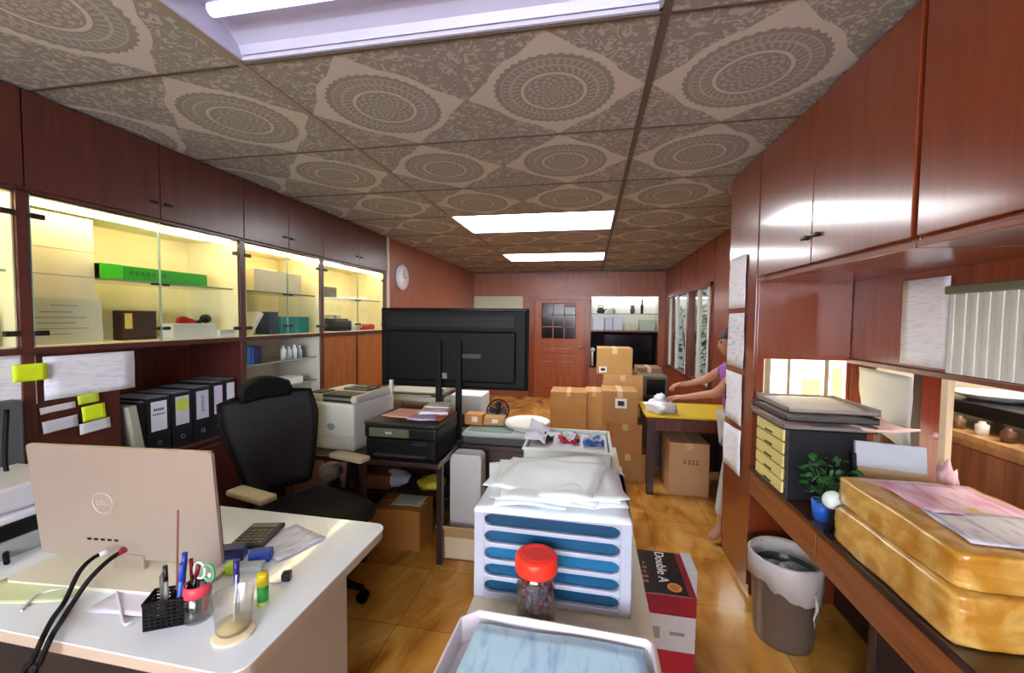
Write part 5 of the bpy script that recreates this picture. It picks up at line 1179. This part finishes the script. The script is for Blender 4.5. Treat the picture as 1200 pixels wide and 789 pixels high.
# joints (world): small adult leaning forward over the table, facing -x and slightly +y
pel=(1.06,3.10,.80); wa=(1.06,3.12,.95); ch=(1.04,3.14,1.09); nk=(1.03,3.15,1.215); hd0=(1.02,3.16,1.265); hd1=(1.01,3.165,1.33)
sR=(1.0,2.99,1.15); eR=(.89,3.09,.985); wR=(hl.x+.075,3.37,hl.z-.015)
sL=(1.03,3.30,1.15); eL=(.93,3.50,1.03); wL=(hr.x+.085,3.52,hr.z-.005)
hipR=(1.05,3.02,.76); kR=(.96,2.97,.44); aR=(.90,2.93,.09); fR=(.815,2.90,.03)
hipL=(1.07,3.19,.76); kL=(1.05,3.22,.44); aL=(1.06,3.24,.09); fL=(.955,3.22,.03)
V=[pel+(.115,),wa+(.105,),ch+(.115,),nk+(.048,),hd0+(.062,),hd1+(.078,),
   sR+(.05,),eR+(.036,),wR+(.024,), sL+(.05,),eL+(.036,),wL+(.024,),
   hipR+(.085,),kR+(.056,),aR+(.036,),fR+(.026,), hipL+(.085,),kL+(.056,),aL+(.036,),fL+(.026,),(.885,3.16,1.365,.058)]
E=[(0,1),(1,2),(2,3),(3,4),(4,5),(2,6),(6,7),(7,8),(2,9),(9,10),(10,11),(0,12),(12,13),(13,14),(14,15),(0,16),(16,17),(17,18),(18,19)]
V=V[:20]
# hands: palm then five fingers curling over what is held
def hand(w,dirv,side):
    w=Vector(w); d=Vector(dirv).normalized(); up=Vector((0,0,1)); lat=d.cross(up).normalized()*side; up=lat.cross(d).normalized()*side
    if up.z<0: up=-up
    pi=len(V); V.append(tuple(w+d*.035)+(.022,)); 
    wi={8:8,11:11}[8 if side>0 else 11]; E.append((wi,pi)); pj=len(V); V.append(tuple(w+d*.07)+(.024,)); E.append((pi,pj))
    for q,(o_,L) in enumerate(((-.030,.062),(-.010,.072),(.010,.068),(.029,.052))):
        b0=w+d*.085+lat*o_; k0=len(V); V.append(tuple(b0)+(.009,)); E.append((pj,k0))
        V.append(tuple(b0+d*L*.5-up*.006)+(.0082,)); E.append((k0,k0+1)); V.append(tuple(b0+d*L*.85-up*.026)+(.0072,)); E.append((k0+1,k0+2)); V.append(tuple(b0+d*L*.95-up*.045)+(.006,)); E.append((k0+2,k0+3))
    k0=len(V); b0=w+d*.035-lat*.028; V.append(tuple(b0)+(.011,)); E.append((pi,k0)); V.append(tuple(b0+d*.03-lat*.015-up*.012)+(.009,)); E.append((k0,k0+1)); V.append(tuple(b0+d*.055-lat*.01-up*.028)+(.0075,)); E.append((k0+1,k0+2))
hand(wR,(hl.x-wR[0],3.42-wR[1]+.02,-.01),1); hand(wL,(hr.x-wL[0],.0,-.01),-1)
body=skinmesh('body',V,E,SKIN,P)
# face details and hair belong to the head
hc=Vector((1.0,3.163,1.335)); fd=Vector((-.92,.30,-.25)).normalized(); 
T=Matrix.Translation(hc)
q_=Vector((0,0,1)).rotation_difference(Vector((0,0,1)))
face=MB(); face.ball((0,0,0),.1,(.86,.74,1.12),T=T@Euler((0,-.15,0)).to_matrix().to_4x4())
face.ball((-.084,.0,-.02),.011,(1.0,.8,1.7),T=T).ball((.0,-.074,-.012),.02,(.8,.4,1.3),T=T).ball((.0,.074,-.012),.02,(.8,.4,1.3),T=T)
face.build('face',SKIN,P,True)
ey=MB()
for s in (-1,1): ey.ball((-.076,s*.028,.012),.009,T=T)
ey.build('eyes',M('20160f',.3),P,True)
MB().ball((-.078,0,-.055),.011,(.35,1.5,.3),T=T).build('lips',M('9a6050',.5),P,True)
hr_=MB(); b=bmesh.new(); bmesh.ops.create_icosphere(b,subdivisions=4,radius=1)
for v in b.verts:
    c=v.co.copy(); k=1+.05*noise.noise(c*6)
    v.co=Vector((c.x*.094*k+.006,c.y*.083*k,c.z*.118*k+.006))
bmesh.ops.delete(b,geom=[v for v in b.verts if v.co.z<.022-(.5*max(0,v.co.x+.03)) and v.co.x<.075 and not v.co.x>.03],context='VERTS')
for f in b.faces: f.smooth=True
hr_._merge(b,T); hr_.ball((.095,0,.02),.045,(1,.9,1),T=T,jit=.3); hr_.build('hair',M('1e1512',.6,name='dark hair',var=.3,vs=40),P,True)
# clothing grown over the same skeleton
PUR=M('9a4fb0',.7,name='purple cloth',var=.1)
sv=[(1.06,3.10,.76,.128),(1.06,3.12,.95,.122),(1.04,3.14,1.08,.130),(1.035,3.148,1.165,.075),(1.0,2.99,1.145,.062),(.95,3.035,1.07,.056),(1.03,3.30,1.145,.062),(.99,3.38,1.09,.056)]
skinmesh('shirt',sv,[(0,1),(1,2),(2,3),(2,4),(4,5),(2,6),(6,7)],PUR,P)
tv=[(1.06,3.105,.80,.132),(1.05,3.02,.74,.098),(.96,2.97,.44,.072),(.905,2.935,.16,.058),(1.07,3.19,.74,.098),(1.05,3.22,.44,.072),(1.055,3.24,.16,.058)]
skinmesh('trousers',tv,[(0,1),(1,2),(2,3),(0,4),(4,5),(5,6)],M('b9b6b4',.8,name='pale grey cloth',var=.1),P)

# ------------------------------------------------------------------ lights
def area(name,loc,rot,sx,sy_,e,col=(1,1,1)):
    l=bpy.data.lights.new(name,'AREA'); l.shape='RECTANGLE'; l.size=sx; l.size_y=sy_; l.energy=e; l.color=col
    o=bpy.data.objects.new(name,l); C.objects.link(o); o.location=loc; o.rotation_euler=rot; return o
area('window_daylight',(-.5,YN+.05,1.55),(PI/2,0,PI),2.5,1.1,95,(.93,.96,1))  # added area lamp at the unseen window, brightens the room from behind
area('kitchen_lamp',(2.3,1.6,2.38),(0,0,0),.9,1.2,34,(1,.95,.85))  # added lamp without a fixture, brightens the room behind the opening
sun=bpy.data.lights.new('sun','SUN'); sun.energy=.5; sun.angle=.1; so=bpy.data.objects.new('sun',sun); C.objects.link(so); so.rotation_euler=(.7,.55,.6)
wd=bpy.data.worlds.new('sky'); bpy.context.scene.world=wd; wd.use_nodes=True; nt=wd.node_tree; bg=nt.nodes['Background']
bg.inputs[0].default_value=(.82,.9,.95,1); bg.inputs[1].default_value=.32
